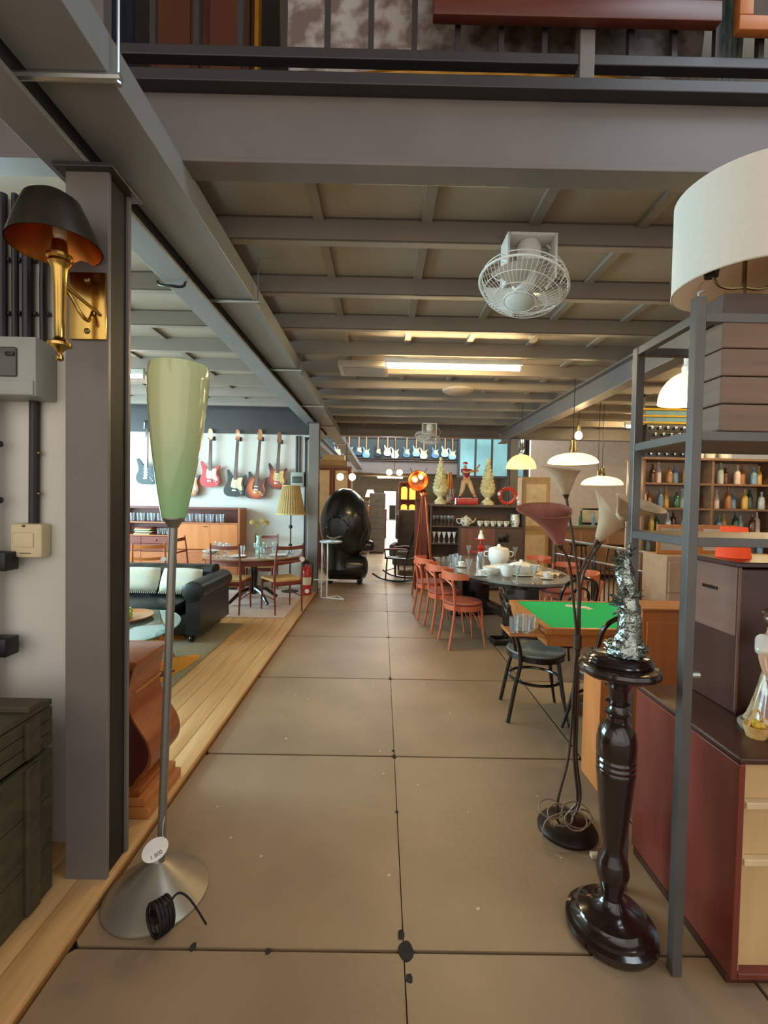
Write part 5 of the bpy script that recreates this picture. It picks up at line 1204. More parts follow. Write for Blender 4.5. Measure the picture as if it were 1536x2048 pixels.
def fan(lb, loc, rz, scale):
    t = thing('ceiling_fan', lb, 'fan', loc, rz, 'white orbit fans'); t.scale = (scale,)*3
    # hung bracket: three-sided white cover
    MB().box(-0.135,-0.07,-0.26,-0.119,0.07,0.0,0.006).build('side_cover', white_p, t)
    MB().box(0.119,-0.07,-0.24,0.135,0.07,0.0,0.006).build('side_cover', white_p, t)
    MB().box(-0.1185,-0.07,-0.016,0.1185,0.07,-0.0005,0.004).build('mount_plate', white_p, t)
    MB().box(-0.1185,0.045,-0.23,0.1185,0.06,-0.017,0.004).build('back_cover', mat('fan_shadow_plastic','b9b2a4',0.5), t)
    MB().lathe([(0.05,-0.02),(0.065,-0.05),(0.065,-0.12),(0.045,-0.15),(0.03,-0.2)],18).build('oscillator', white_p, t)
    M = Matrix.Translation((-0.035,-0.03,-0.27)) @ Matrix.Rotation(math.radians(13),4,'Y') @ Matrix.Rotation(math.radians(-9),4,'X')
    M3 = M.to_3x3(); O = M.to_translation()
    def P(x,y,z): return O + M3 @ Vector((x,y,z))
    MB().lathe([(0.0,0.10),(0.05,0.095),(0.062,0.06),(0.06,0.0),(0.03,-0.03),(0.0,-0.03)],18,O,M3).build('motor', white_p, t)
    m = MB(); Rr = 0.235
    for r, z, w_ in ((Rr,0.0,0.0065),(Rr*0.97,0.035,0.003),(Rr*0.85,-0.055,0.002),(Rr*0.6,-0.08,0.002),(Rr*0.36,-0.092,0.003)):
        m.tube([P(r*math.cos(q),r*math.sin(q),z) for q in [2*PI*i/40 for i in range(40)]], w_, 6, closed=True)
    m.build('cage_rings', white_p, t)
    m = MB()
    for i in range(56):
        a = 2*PI*i/56; c, s = math.cos(a), math.sin(a)
        m.tube([P(Rr*c,Rr*s,0.0),P(Rr*0.85*c,Rr*0.85*s,-0.055),P(Rr*0.6*c,Rr*0.6*s,-0.08),P(Rr*0.3*c,Rr*0.3*s,-0.095)],0.0013,4)
        if i % 2 == 0: m.tube([P(Rr*c,Rr*s,0.0),P(Rr*0.97*c,Rr*0.97*s,0.035),P(Rr*0.6*c,Rr*0.6*s,0.085),P(0.055*c,0.055*s,0.08)],0.0013,4)
    c = m.build('cage_wires', white_p, t, smooth=0)
    MB().lathe([(0.0,-0.106),(0.06,-0.104),(0.075,-0.095),(0.07,-0.09),(0.0,-0.088)],22,O,M3).build('centre_badge', mat('badge_grey','c9cdc9',0.35), t)
    bm_ = mat('fan_blade','c9c8bf',0.3)
    for k in range(3):
        rows = []
        for i in range(7):
            u = i/6; r = 0.05+0.165*u; row = []
            for j in range(7):
                v = -0.5+j/6; a = k*2*PI/3 + v*(0.9+0.35*u)
                row.append(P(r*math.cos(a), r*math.sin(a), -0.02 + 0.045*v))
            rows.append(row)
        m = MB(); m.surf(rows); m.surf([[p + M3 @ Vector((0,0,0.003)) for p in r] for r in rows], flip=True); m.build('blade', bm_, t)
    MB().tube(catmull([(0.1,0,-0.03),(0.2,0.0,-0.14),(0.17,-0.02,-0.25)],5),0.004,6).tube(catmull([(-0.11,0,-0.16),(-0.2,0.0,-0.19),(-0.16,-0.02,-0.24)],5),0.003,6).build('safety_cord', white_p, t)
    return t
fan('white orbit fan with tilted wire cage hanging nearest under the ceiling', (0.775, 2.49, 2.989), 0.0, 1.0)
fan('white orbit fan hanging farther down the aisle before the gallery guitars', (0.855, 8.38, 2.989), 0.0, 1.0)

def pendant(lb, x, y, z, R, H, m_, capm, cap=0.28, zc=3.118, bulb=None, style='dome', cat='pendant lamp', g=None):
    """z is the rim of the shade"""
    t = thing('pendant_lamp', lb, cat, (x, y, z), 0, g)
    if style == 'dome': pr = [(R*math.cos(a), H*math.sin(a)) for a in [PI/2*i/10 for i in range(11)]]; pr[-1] = (0.03, H)
    else: pr = [(R, 0.0), (R*0.96, H*0.35), (R*0.6, H*0.8), (R*0.3, H)]
    MB().lathe(pr, 28, caps=False).build('shade', m_, t)
    MB().lathe([(R*0.995,-0.004),(R*1.01,0.0),(R*0.995,0.006)],28,caps=False).build('rim', m_, t)
    MB().lathe([(0.04,0),(0.042,cap*0.3),(0.03,cap*0.45),(0.03,cap*0.9),(0.012,cap)],16,(0,0,H-0.005)).build('cap', capm, t)
    MB().tube([(0,0,H+cap-0.01),(0,0,zc-z)],0.004,6).build('cord', black_iron, t)
    if bulb: MB().ell((0,0,H*0.25),(0.035,0.035,0.045),12,8).build('bulb', bulb, t)
    return t
pendant('yellow glass dome pendant with chrome cap in front of the grey column', 2.0, 6.5, 2.05, 0.21, 0.20, yellow_glass, chrome, 0.24, bulb=bulb_soft)
pendant('large lit cream pendant over the right end of the oval table', 2.32, 5.5, 2.05, 0.29, 0.12, warm_shade, brass_old, 0.18, bulb=bulb_soft)
pendant('lit cream dome pendant seen behind the shelf rack post', 2.02, 3.0, 2.24, 0.175, 0.20, warm_shade, white_p, 0.12, bulb=bulb_soft)
pendant('wide lit pendant farther back over the right room', 3.42, 7.0, 1.86, 0.30, 0.13, warm_shade, brass_old, 0.15, bulb=bulb_soft)
for lb, x, y, z, r in (('bright bare bulb hanging highest over the oval table', 2.60, 6.0, 2.46, 0.045), ('bright bare bulb hanging beyond the lily flowers', 3.02, 6.3, 1.90, 0.04), ('bright bare bulb at the far right behind the lamp blocks', 3.30, 3.9, 2.15, 0.035)):
    t = thing('bare_bulb', lb, 'lamp', (x, y, z), 0, 'bare bulbs over the right room')
    MB().ell((0,0,0),(r,r,r*1.25),14,10).build('bulb', bulb_em, t)
    MB().lathe([(0.02,0),(0.024,0.03),(0.02,0.08),(0.006,0.09)],12,(0,0,r*1.2)).build('bulb_socket', brass_old, t)
    MB().tube([(0,0,r*1.2+0.085),(0,0,3.118-z)],0.004,6).build('cord', black_iron, t)
# far chandeliers with lit globes, left of the aisle
for lb, x, y, z in (('small two globe pendant beyond the black tank', -0.72, 9.0, 2.0),('brass globe pendant far down the aisle', 0.28, 10.5, 2.2)):
    t = thing('globe_pendant', lb, 'pendant lamp', (x,y,z), 0, 'globe pendants down the aisle')
    MB().tube([(0,0,0.05),(0,0,0.75)],0.008,6).build('rod', brass_old, t)
    MB().tube([(-0.12,0,0.06),(0.12,0,0.06)],0.01,6).build('arm', brass_old, t)
    for s in (-1,1): MB().ell((s*0.12,0,0),(0.07,0.07,0.07),12,8).build('globe', bulb_soft, t)
    MB().tube([(0,0,0.75),(0,0,(3.118 if y < 9.3 else 6.398)-z)],0.004,5).build('cord', black_iron, t)
# ================================================================ FARTHER DOWN THE AISLE
# black tank machine
gl_black = mat('gloss_black_enamel', '161c1c', 0.28, var=0.15, coat=0.35)
t = thing('black_tank', 'big glossy black rounded tank on castors beside the aisle', 'tank', (-0.66, 8.35, 0.0))
MB().ell((-0.02,0,1.10),(0.46,0.42,0.66),30,20).build('vessel', gl_black, t, smooth=60)
MB().ell((0.17,0.05,0.98),(0.30,0.34,0.46),26,16).build('shoulder', gl_black, t, smooth=60)
MB().lathe([(0.30,0.28),(0.27,0.42),(0.29,0.6),(0.34,0.8)],24,(-0.12,0,0),caps=False).build('neck', gl_black, t, smooth=60)
MB().lathe([(0.0,-0.36),(0.12,-0.35),(0.2,-0.29),(0.235,-0.2),(0.24,-0.1),(0.24,0.32),(0.2,0.42),(0.1,0.46),(0.0,0.47)],26,(-0.04,0,0.30),Matrix.Rotation(R90,3,'Y')).build('lower_cylinder', gl_black, t, smooth=60)
MB().lathe([(0.0,-0.3),(0.1,-0.3),(0.105,0.36),(0.08,0.42),(0.0,0.44)],20,(0.1,0.0,0.70),Matrix.Rotation(R90,3,'Y')).build('side_cylinder', gl_black, t, smooth=60)
MB().lathe([(0.0,0.0),(0.2,0.0),(0.21,0.02),(0.17,0.06),(0.0,0.07)],24,(-0.12,-0.37,1.05),Matrix.Rotation(R90,3,'X')).build('round_hatch', gl_black, t)
for k in range(6):
    a = 2*PI*k/6; MB().ell((-0.12+0.18*math.cos(a),-0.405,1.05+0.18*math.sin(a)),(0.016,0.016,0.016),8,6).build('hatch_bolt', galv, t)
MB().tube(catmull([(-0.3,-0.38,0.9),(-0.2,-0.46,0.86),(-0.05,-0.46,0.9)],4),0.018,8).build('hatch_lever', galv, t)
for x in (-0.26, 0.28):
    for y in (-0.14, 0.14):
        c = MB().box(x-0.03,y-0.04,0.06,x+0.03,y+0.04,0.10,0.004).build('castor', black_iron, t)
        MB().lathe([(0.0,-0.018),(0.045,-0.018),(0.05,0.0),(0.045,0.018),(0.0,0.018)],14,(x,y,0.05),Matrix.Rotation(R90,3,'X')).build('castor_wheel', dark_rubber, c)
MB().tube([(0.3,0,0.60),(0.36,-0.02,0.53)],0.014,6).tube([(0.42,0,0.60),(0.38,-0.02,0.53)],0.014,6).build('bracket', galv, t)
m = MB(); m.tube(arc(0,0,0.14,0,2*PI*19/20,19,1.71),0.014,6,closed=True); m.build('top_ring', brass_old, t)
# white stool
t = thing('white_stool', 'white tubular stool with round seat standing before the black tank', 'stool', (-0.78, 7.0, 0.0))
MB().lathe([(0.0,0.875),(0.17,0.875),(0.18,0.885),(0.18,0.9),(0.15,0.912),(0.0,0.915)],24).build('seat', mat('stool_seat','9aa5a3',0.25,coat=0.4), t)
wm = mat('white_enamel_tube','dcdcd4',0.3)
for x in (-0.13,-0.045):
    MB().tube([(x,-0.05,0.872),(x,-0.03,0.72),(x-0.01,0.0,0.012)],0.011,8).build('leg', wm, t)
MB().tube([(-0.14,0.0,0.012),(0.22,-0.12,0.012)],0.0105,8).build('foot_bar', wm, t)
MB().tube([(-0.055,0.0,0.0125),(0.1,0.12,0.0125),(0.22,-0.1,0.0125)],0.0105,8).build('foot_bar', wm, t)
MB().tube([(-0.26,0.01,0.29),(0.12,-0.02,0.29)],0.010,8).build('foot_rest', wm, t)
# wardrobe, boxes, chests on the left side
t = thing('cream_wardrobe', 'tall wardrobe with cream door panels behind the black tank', 'wardrobe', (-1.55, 10.2, 0.0))
MB().box(0,0,0,0.85,0.5,2.3,0.004).build('body', mat('tan_wardrobe','8a6a4d',0.5,stretch=(4,1,0.7),scale=3), t, smooth=0)
for x in (0.03,0.44): 
    d = MB().box(x,-0.02,0.1,x+0.38,-0.0005,2.25,0.004).build('door', teak_d, t, smooth=0)
    MB().box(x+0.05,-0.03,1.0,x+0.33,-0.0205,2.2,0.004).build('door_panel', mat('cream_door_panel','d8c6a3',0.6), d, smooth=0)
for k,(w_,h,c,lb) in enumerate(((0.6,0.14,'a98e66','tan box lying on top of the cream wardrobe'),(0.5,0.12,'c8b48a','pale box on top of the tan box on the wardrobe'))):
    o = MB().box(-w_/2,-0.17,0,w_/2,0.17,h,0.006).build('storage_box', mat('box_'+c,c,0.7), None, (-1.12,10.42,2.301+(0.1405 if k else 0))); tag(o, lb, 'box', 'boxes on the wardrobe')
def chest(name, lb, x, y, w_, d_, h, m_, rows_, cols=1, z=0.0):
    t = thing(name, lb, 'chest', (x,y,z))
    MB().box(0,0,0.05,w_,d_,h,0.005).build('body', m_, t, smooth=0)
    MB().box(0.02,0.01,0,w_-0.02,d_-0.01,0.0495).build('plinth', mahog_dark, t, smooth=0)
    for r in range(rows_):
        for c in range(cols):
            z0 = 0.08+(h-0.12)*r/rows_; z1 = 0.08+(h-0.12)*(r+1)/rows_-0.015
            x0 = 0.02+(w_-0.04)*c/cols; x1 = 0.02+(w_-0.04)*(c+1)/cols-0.01
            d = MB().box(x0,-0.014,z0,x1,-0.0005,z1,0.003).build('drawer', m_, t, smooth=0)
            MB().box((x0+x1)/2-0.05,-0.026,(z0+z1)/2-0.01,(x0+x1)/2+0.05,-0.0145,(z0+z1)/2+0.01,0.003).build('handle', brass_old, d)
    return t
chest('filing_cabinet','tall grey filing cabinet beyond the black tank on the left',-0.36,13.0,0.46,0.6,1.75,mat('filing_grey','7b7a74',0.4,0.2),5)
chest('drawer_chest','brown drawer chest left of the filing cabinet',-1.15,12.6,0.75,0.5,1.5,mat('tan_wardrobe','8a6a4d'),4)
chest('drawer_chest','pale wooden drawer chest far down the left side',-0.75,15.2,0.7,0.5,1.35,honey,4)
chest('drawer_chest','dark wooden drawer chest farthest down the left side',-0.55,18.0,0.75,0.5,1.2,mahog,3)
o = thing('table_lamp','white table lamp on the far pale drawer chest','lamp',(-0.4,15.45,1.3505))
MB().lathe([(0.0,0.0),(0.08,0.0),(0.03,0.04),(0.05,0.15),(0.02,0.25),(0.02,0.3)],14).build('base', white_c, o)
MB().lathe([(0.18,0.3),(0.1,0.55)],18,caps=False).build('shade', warm_shade, o)
# framed pictures on the left far wall
for k,(y,z,w_,h,c) in enumerate(((11.8,1.7,0.9,0.7,'c9b48d'),(13.6,1.75,0.7,0.9,'a8876a'),(15.6,1.7,1.0,0.7,'b9a27c'))):
    t = thing('framed_picture', 'framed picture on the left far wall, %s from the front' % ORD[k], 'picture', (-2.979, y, z), R90, 'pictures on the left far wall')
    MB().box(-w_/2,-0.03,-h/2,w_/2,0.0,h/2,0.006).build('frame', gilt, t); MB().box(-w_/2+0.06,-0.034,-h/2+0.06,w_/2-0.06,-0.0302,h/2-0.06).build('canvas', mat('canvas_'+c,c,0.8,var=0.4,scale=5), t)

# right side of the far aisle: rocking chair, armchair, lantern shelf, copper lamp
t = thing('rocking_chair', 'dark wooden rocking chair beside the aisle before the armchair', 'chair', (0.38, 8.75, 0.0), math.radians(65))
for s in (-1,1):
    MB().tube(catmull([(s*0.24,-0.42,0.10),(s*0.24,-0.2,0.03),(s*0.24,0.05,0.018),(s*0.24,0.3,0.04),(s*0.24,0.48,0.12)],5),0.018,8).build('rocker', ebony, t)
    for y in (-0.2,0.2): MB().tube([(s*0.24,y,0.035),(s*0.22,y*0.9,0.42)],0.016,8).build('leg', ebony, t)
    MB().tube(catmull([(s*0.25,0.24,0.60),(s*0.27,0.0,0.63),(s*0.23,-0.22,0.62)],4),0.018,8).build('armrest', teak_d, t)
    MB().tube([(s*0.24,0.2,0.42),(s*0.26,0.22,0.60)],0.012,6).build('arm_post', ebony, t)
    MB().tube([(s*0.2,-0.2,0.42),(s*0.21,-0.38,1.02)],0.016,8).build('back_post', ebony, t)
MB().box(-0.23,-0.22,0.42,0.23,0.24,0.455,0.012).build('seat', ebony, t)
for k in range(5): MB().tube([(-0.14+0.07*k,-0.21,0.455),(-0.14+0.07*k,-0.37,0.98)],0.009,6).build('spindle', ebony, t)
MB().box(-0.23,-0.41,0.98,0.23,-0.37,1.08,0.012).build('crest_rail', ebony, t)
for y in (-0.18,0.18): MB().tube([(-0.23,y,0.2),(0.23,y,0.2)],0.01,6).build('stretcher', ebony, t)
grey_up = mat('grey_upholstery','6a625a',0.8,var=0.15,scale=10)
t = thing('wing_armchair', 'grey upholstered high back armchair behind the rocking chair', 'chair', (0.62, 9.75, 0.0), math.radians(170))
MB().box(-0.33,-0.3,0.18,0.33,0.32,0.36,0.03).build('base', grey_up, t)
MB().box(-0.25,-0.25,0.362,0.25,0.33,0.48,0.04).build('seat_cushion', grey_up, t)
MB().box(-0.3,-0.38,0.2,0.3,-0.255,1.35,0.05).build('backrest', grey_up, t)
for s in (-1,1):
    MB().box(s*0.345-0.06,-0.3,0.365,s*0.345+0.06,0.3,0.62,0.04).build('arm', grey_up, t)
    MB().box(s*0.3-0.035,-0.36,0.7,s*0.3+0.035,-0.1,1.25,0.03).build('wing', grey_up, t)
    for y in (-0.24,0.26): MB().lathe([(0.018,0),(0.025,0.1),(0.03,0.179)],10,(s*0.27,y,0)).build('leg', ebony, t)
# amber lantern cabinet
t = thing('lantern_cabinet', 'narrow wooden cabinet with two lit amber shelves past the armchair', 'cabinet', (0.40, 10.8, 0.0))
MB().box(0,0,0,0.04,0.35,2.0,0.003).build('side_panel', mahog, t, smooth=0); MB().box(0.46,0,0,0.5,0.35,2.0,0.003).build('side_panel', mahog, t, smooth=0)
MB().box(0.0405,0.33,0.0,0.4595,0.35,1.999).build('back_panel', mahog_dark, t, smooth=0); MB().box(0.0405,0.0,0.0,0.4595,0.3295,1.15,0.003).build('lower_body', mahog, t, smooth=0)
for z in (1.55,1.97): MB().box(0.0405,0.0,z,0.4595,0.3295,z+0.03,0.003).build('shelf', mahog, t, smooth=0)
amber = mat('amber_lantern_glass','e09a3a',0.3,emit=1.6,ecol='f0a040')
for x in (0.14,0.34):
    for z in (1.151,1.581):
        l = thing('amber_lantern','amber glass lantern glowing on the %s shelf, %s side' % ('lower' if z<1.3 else 'upper','left' if x<0.2 else 'right'),'lantern',(0.40+x,10.95,z),0,'amber lanterns')
        MB().lathe([(0.0,0.0),(0.07,0.0),(0.075,0.03),(0.075,0.26),(0.05,0.3),(0.0,0.31)],14).build('glass', amber, l)
        MB().lathe([(0.0,0.3105),(0.055,0.3105),(0.03,0.34),(0.0,0.35)],12).build('lid', brass_old, l)
t = thing('copper_tripod_lamp', 'tall copper tripod spotlight lamp with shining head left of the brown cabinets', 'floor lamp', (0.68, 7.42, 0.0))
for k in range(3):
    a = -0.4+2*PI*k/3
    l = MB().tube([(0.03*math.cos(a),0.03*math.sin(a),1.66),(0.2*math.cos(a),0.2*math.sin(a),0.012)],0.014,8).build('leg', copper, t)
    MB().tube([(0.045*math.cos(a+0.1),0.045*math.sin(a+0.1),1.6),(0.17*math.cos(a+0.05),0.17*math.sin(a+0.05),0.5)],0.007,6).build('brace', copper, l)
MB().lathe([(0.0,1.62),(0.06,1.62),(0.07,1.66),(0.05,1.72),(0.03,1.74),(0.02,1.76)],16).build('tripod_head', copper, t)
Mh = Matrix.Rotation(math.radians(100),3,'X')
MB().lathe([(0.0,-0.16),(0.09,-0.15),(0.12,-0.08),(0.13,0.0),(0.165,0.12),(0.17,0.14),(0.16,0.14),(0.12,0.02),(0.0,0.0)],24,(-0.10,0,1.90),Mh).build('spot_head', copper, t)
for s in (-0.04,0.05): MB().ell((s-0.10,-0.07,1.91+s*0.5),(0.035,0.035,0.035),10,8).build('bulb', bulb_soft, t)
m = MB()
for k in range(4):
    a = PI/4+k*PI/2; m.tube([(-0.10+0.13*math.cos(a),-0.12,1.9+0.13*math.sin(a)),(-0.10+0.19*math.cos(a),-0.2,1.93+0.2*math.sin(a))],0.006,6)
m.build('barn_door_struts', copper, t)
MB().tube([(0,0,1.755),(-0.03,0.0,1.79),(-0.10,0.03,1.80)],0.014,8).build('head_bracket', copper, t)

# second gallery: railing, hanging guitars, windows
t = thing('far_railing', 'dark railing of the far gallery behind hanging guitars', 'railing', (0,19.88,3.321))
for z in (0.05,0.95): MB().box(-6.1,-0.02,z,9.1,0.02,z+0.05).build('rail', steel_dark, t, smooth=0)
for k in range(11): MB().box(-6.0+1.5*k-0.02,-0.021,0,-6.0+1.5*k+0.02,0.019,0.949).build('post', steel_dark, t, smooth=0)
MB().box(-6.1,0.021,0.11,9.1,0.028,0.94).build('infill_panel', mat('teal_dark_panel','2c3a3c',0.5), t, smooth=0)
cols = ['8fb8d8','cfdfe8','3e5a68','6aa0b8','2e3a42','b8d0e0','e0e6ea','547d95','89b4c8','d8cfc0','5c86b0','a8c8dc']
g0 = None
for k in range(13):
    t = thing('hanging_guitar', 'pale guitar hanging on the far gallery railing, %s from the left' % ORD[k], 'guitar', (-1.95+0.42*k+(0.06 if k%3 else -0.03), 19.835, 3.40+0.05*(k%3)), 0, 'guitars on the far gallery')
    t.scale = (1.0,1,1.12); c = gloss('far_guitar_%d' % (k%12), cols[k%12]) if k < 12 else gloss('far_guitar_0', cols[0])
    if g0 is None:
        bo = [(p.x,p.y) for p in catmull([(x,y,0) for x,y in BODY],2,True)]
        a = MB().prism(bo,-0.02,0.02,'y'); gm = a.build('body', c, t); g0 = gm.data
        nk = MB().box(-0.024,-0.03,0.29,0.024,-0.0205,0.78).build('neck', maple, t); n0 = nk.data
        hd = MB().box(-0.035,-0.03,0.7805,0.035,-0.016,0.92,0.006).build('headstock', maple, t); h0 = hd.data
        gd = MB().prism([(p.x,p.y) for p in catmull([(x,y,0) for x,y in GUARD],2,True)],-0.0245,-0.0205,'y').build('pickguard', ivory_g, t); d0 = gd.data
    else:
        for nm, me in (('body',g0.copy()),('neck',n0),('headstock',h0),('pickguard',d0)):
            o = bpy.data.objects.new(nm, me); COL.objects.link(o); o.parent = t
            if nm == 'body': me.materials.clear(); me.materials.append(c)
pane = mat('teal_window_pane','7fb0b4',0.15,var=0.25,scale=0.8,coat=0.3)
wn = struct(MB().box(3.3,20.3,2.6,6.3,20.36,2.7).box(3.3,20.3,4.4,6.3,20.36,4.5).build('window_2', steel_dark, smooth=0))
wn.location = (0,-0.55,0)
for k in range(5):
    MB().box(3.3+0.72*k,20.29,2.701,3.38+0.72*k,20.35,4.399).build('mullion', steel_dark, wn, smooth=0)
    if k < 4: MB().box(3.382+0.72*k,20.31,2.701,3.298+0.72*(k+1),20.33,4.399).build('pane', pane, wn, smooth=0)

# ================================================================ RIGHT ROOM
# iron railing beside the oval table
pA, pB = Vector((2.62,6.75,0)), Vector((2.98,4.98,0))
ang = math.atan2(pB.y-pA.y, pB.x-pA.x); LR = (pB-pA).length
t = thing('iron_railing', 'low iron railing with balusters behind the oval table', 'railing', pA, ang)
for z,r in ((1.02,0.016),(0.80,0.012),(0.10,0.012)): MB().tube([(0,0,z),(LR,0,z)],r,8).build('rail', galv, t)
for k in range(3): MB().tube([(LR*k/2,0,0),(LR*k/2,0,1.02)],0.018,8).build('post', steel_dark, t)
b0 = None
for k in range(22):
    x = LR*(k+0.5)/22
    if b0 is None: b0 = MB().tube([(0,0,0.10),(0,0,0.80)],0.008,6).build('baluster', steel_dark, t); b = b0
    else: b = b0.copy(); COL.objects.link(b); b.parent = t
    b.location = (x,0,0)
# bar shelving with bottles
t = thing('bar_shelving', 'tall brown bar shelving full of bottles seen through the rack', 'shelves', (3.25, 5.6, 0.0))
SW = 2.6
for x in (0.0,0.86,1.73,SW-0.03): MB().box(x,0,0,x+0.03,0.36,2.12,0.003).build('upright', mat('bar_wood','7a5c46',0.5,scale=3,stretch=(1,1,6)), t, smooth=0)
MB().box(0.0,0.361,0.0,SW,0.38,2.12).build('back_panel', mat('bar_back','c4b09a',0.6), t, smooth=0)
zsh = (0.55,0.88,1.19,1.50,1.81)
for z in zsh:
    for a,b in ((0.0305,0.8595),(0.8905,1.7295),(1.7605,SW-0.0305)): MB().box(a,0.0,z,b,0.36,z+0.025,0.002).build('shelf', mat('bar_wood','7a5c46'), t, smooth=0)
MB().box(-0.02,-0.02,2.1205,SW+0.02,0.39,2.15,0.003).build('top', mat('bar_wood','7a5c46'), t, smooth=0)
for a,b in ((0.0305,0.8595),(0.8905,1.7295),(1.7605,SW-0.0305)):
    d = MB().box(a,-0.015,0.05,b,0.0,0.545,0.003).build('door', mahog, t, smooth=0)
    MB().ell(((a+b)/2,-0.022,0.4),(0.012,0.012,0.012),8,6).build('knob', brass_old, d)
BOT = [(0.0,0.0),(0.036,0.0),(0.038,0.01),(0.038,0.15),(0.03,0.19),(0.014,0.215),(0.013,0.27),(0.016,0.272),(0.016,0.285),(0.0,0.285)]
bc = [('green','2f5a3c'),('amber','a8703a'),('clear','c8d4d4'),('blue','6a8aa8'),('brown','5a3422'),('gold','c8a04a'),('pale pink','d8c4b8')]
protos = []
for n_, c in bc: protos.append((n_, MB().lathe(BOT,12).build('bottle', mat('bottle_'+n_.replace(' ','_'), c, 0.1, var=0.05, coat=0.6, trans=0.3 if n_=='clear' else 0.0))))
for n_, p in protos: COL.objects.unlink(p)
random.seed(31)
for zi, z in enumerate(zsh[1:]):
    cnt = 0
    for bay in range(2):
        for k in range(7):
            n_, p = protos[(zi*3+k*2+bay*5) % 7]
            o = p.copy(); COL.objects.link(o)
            o.location = (3.25+0.09+bay*0.87+0.108*k, 5.6+0.14+0.06*((k+zi)%2), z+0.0255)
            o.scale = (1,1,(0.78,0.86,0.95)[(k+bay+zi)%3])
            tag(o, '%s bottle on the %s bar shelf, %s from the left' % (n_, ('lowest','second','third','top')[zi], ORD[bay*7+k]), 'bottle', 'bottles on the bar shelves')
t = thing('wine_rack', 'dark rack of bottles with shiny foil caps on top of the bar shelving', 'rack', (3.30, 5.65, 2.1505))
MB().box(0,0,0,0.62,0.28,0.42,0.006).build('rack_box', ebony, t, smooth=0)
for r in range(5):
    for c in range(6):
        MB().lathe([(0.0,-0.03),(0.017,-0.028),(0.019,0.0),(0.019,0.02)],8,(0.06+0.1*c+(0.05 if r%2 else 0)-0.005,0.0,0.05+0.08*r),Matrix.Rotation(R90,3,'X')@Matrix.Rotation(PI,3,'X')).build('bottle_cap', chrome, t)
for k,(x,h) in enumerate(((4.05,0.26),(4.2,0.32),(4.38,0.28))):
    t = thing('white_vase','pale vase on the bar shelving, %s from the foil capped rack' % ORD[k],'vase',(x,5.78,2.1505),0,'pale vases on the bar shelving')
    MB().lathe([(0.0,0.0),(0.05,0.0),(0.06,0.02),(0.07,h*0.5),(0.03,h*0.8),(0.045,h),(0.04,h),(0.0,h*0.7)],16).build('vase_body', white_c, t)
t = thing('spotted_picture','pale picture with dark spots standing on the bar shelving top','picture',(4.35,5.93,2.1505))
MB().box(-0.25,0,0,0.25,0.02,0.46,0.003).build('board', mat('pale_board','c9d4d8',0.6), t, smooth=0)
random.seed(2); m = MB()
for q in range(16): m.lathe([(0.0,0.0),(0.018,0.0)],8,(random.uniform(-0.2,0.2),-0.0008,random.uniform(0.2,0.42)),Matrix.Rotation(R90,3,'X'),caps=False)
m.build('spots', mat('slate_spot','4d5a66',0.6), t)
# hanging yellow rack under the deck
t = thing('hanging_rack','yellow barred rack hanging from the ceiling over the bar','rack',(3.45,6.05,2.55))
yb = mat('yellow_bar','d8a92a',0.35,var=0.06,coat=0.3)
for z in (0.02,0.11,0.20,0.29): MB().tube([(0,0,z),(1.1,0,z)],0.014,8).build('bar', yb, t)
for x in (0.05,1.05): MB().box(x-0.012,0.0145,0.0,x+0.012,0.03,0.5675,0.002).build('hanger_strap', steel_dark, t, smooth=0)
MB().box(0.08,0.03,0.05,1.02,0.045,0.28,0.003).build('back_board', mat('blue_board','6a92a0',0.6), t, smooth=0)
# bar counter, stools and frames at the back
t = thing('bar_counter','long tan bar counter at the back of the right room','counter',(3.6,9.4,0.0))
MB().box(0,0,0.08,3.4,0.6,1.05,0.004).build('body', mat('counter_tan','a48468',0.55,var=0.1), t, smooth=0)
MB().box(-0.04,-0.06,1.0505,3.44,0.64,1.10,0.006).build('worktop', stone_grey, t, smooth=0)
MB().box(0.02,0.03,0,3.38,0.57,0.0795).build('plinth', ebony, t, smooth=0)
for k in range(6):
    MB().box(0.06+0.56*k,-0.012,0.15,0.06+0.56*k+0.5,-0.0005,0.98,0.004).build('front_panel', mat('counter_panel','8d6b52',0.5), t, smooth=0)
for k in range(4):
    t = thing('bar_stool','black metal bar stool before the tan counter, %s from the left' % ORD[k],'stool',(3.95+0.75*k,8.95,0.0),0.2*k,'bar stools')
    MB().lathe([(0.0,0.72),(0.17,0.72),(0.18,0.735),(0.17,0.76),(0.0,0.765)],20).build('seat', ebony, t)
    for q in range(4):
        a = PI/4+q*PI/2; MB().tube([(0.13*math.cos(a),0.13*math.sin(a),0.719),(0.21*math.cos(a),0.21*math.sin(a),0.0)],0.012,6).build('leg', black_iron, t)
    MB().tube(arc(0,0,0.18,0,2*PI*19/20,19,0.25),0.009,6,closed=True).build('foot_ring', black_iron, t)
p0 = None
for k in range(8):
    n_, p = protos[(k*3) % 7]; o = p.copy(); COL.objects.link(o); o.location = (4.3+0.28*k, 9.7, 1.1005)
    tag(o, '%s bottle standing on the tan counter, %s from the left' % (n_, ORD[k]), 'bottle', 'bottles on the counter')
for k,(x,w_,h,c,lb) in enumerate(((4.65,0.5,0.36,'b9b2a4','dark framed picture leaning on the counter, left of two'),(5.6,0.6,0.45,'9a8d7c','dark framed picture leaning on the counter, right of two'))):
    t = thing('framed_picture', lb, 'picture', (x,9.96,1.1005), 0, 'pictures on the counter')
    MB().box(-w_/2,-0.02,0,w_/2,0.0,h,0.005).build('frame', ebony, t); MB().box(-w_/2+0.04,-0.024,0.04,w_/2-0.04,-0.0202,h-0.04).build('canvas', mat('canvas_'+c,c,0.8,var=0.3,scale=5), t)
t = thing('drinks_cabinet','tall pale wooden cabinet with cream door panels left of the counter','cabinet',(2.95,9.5,0.0))
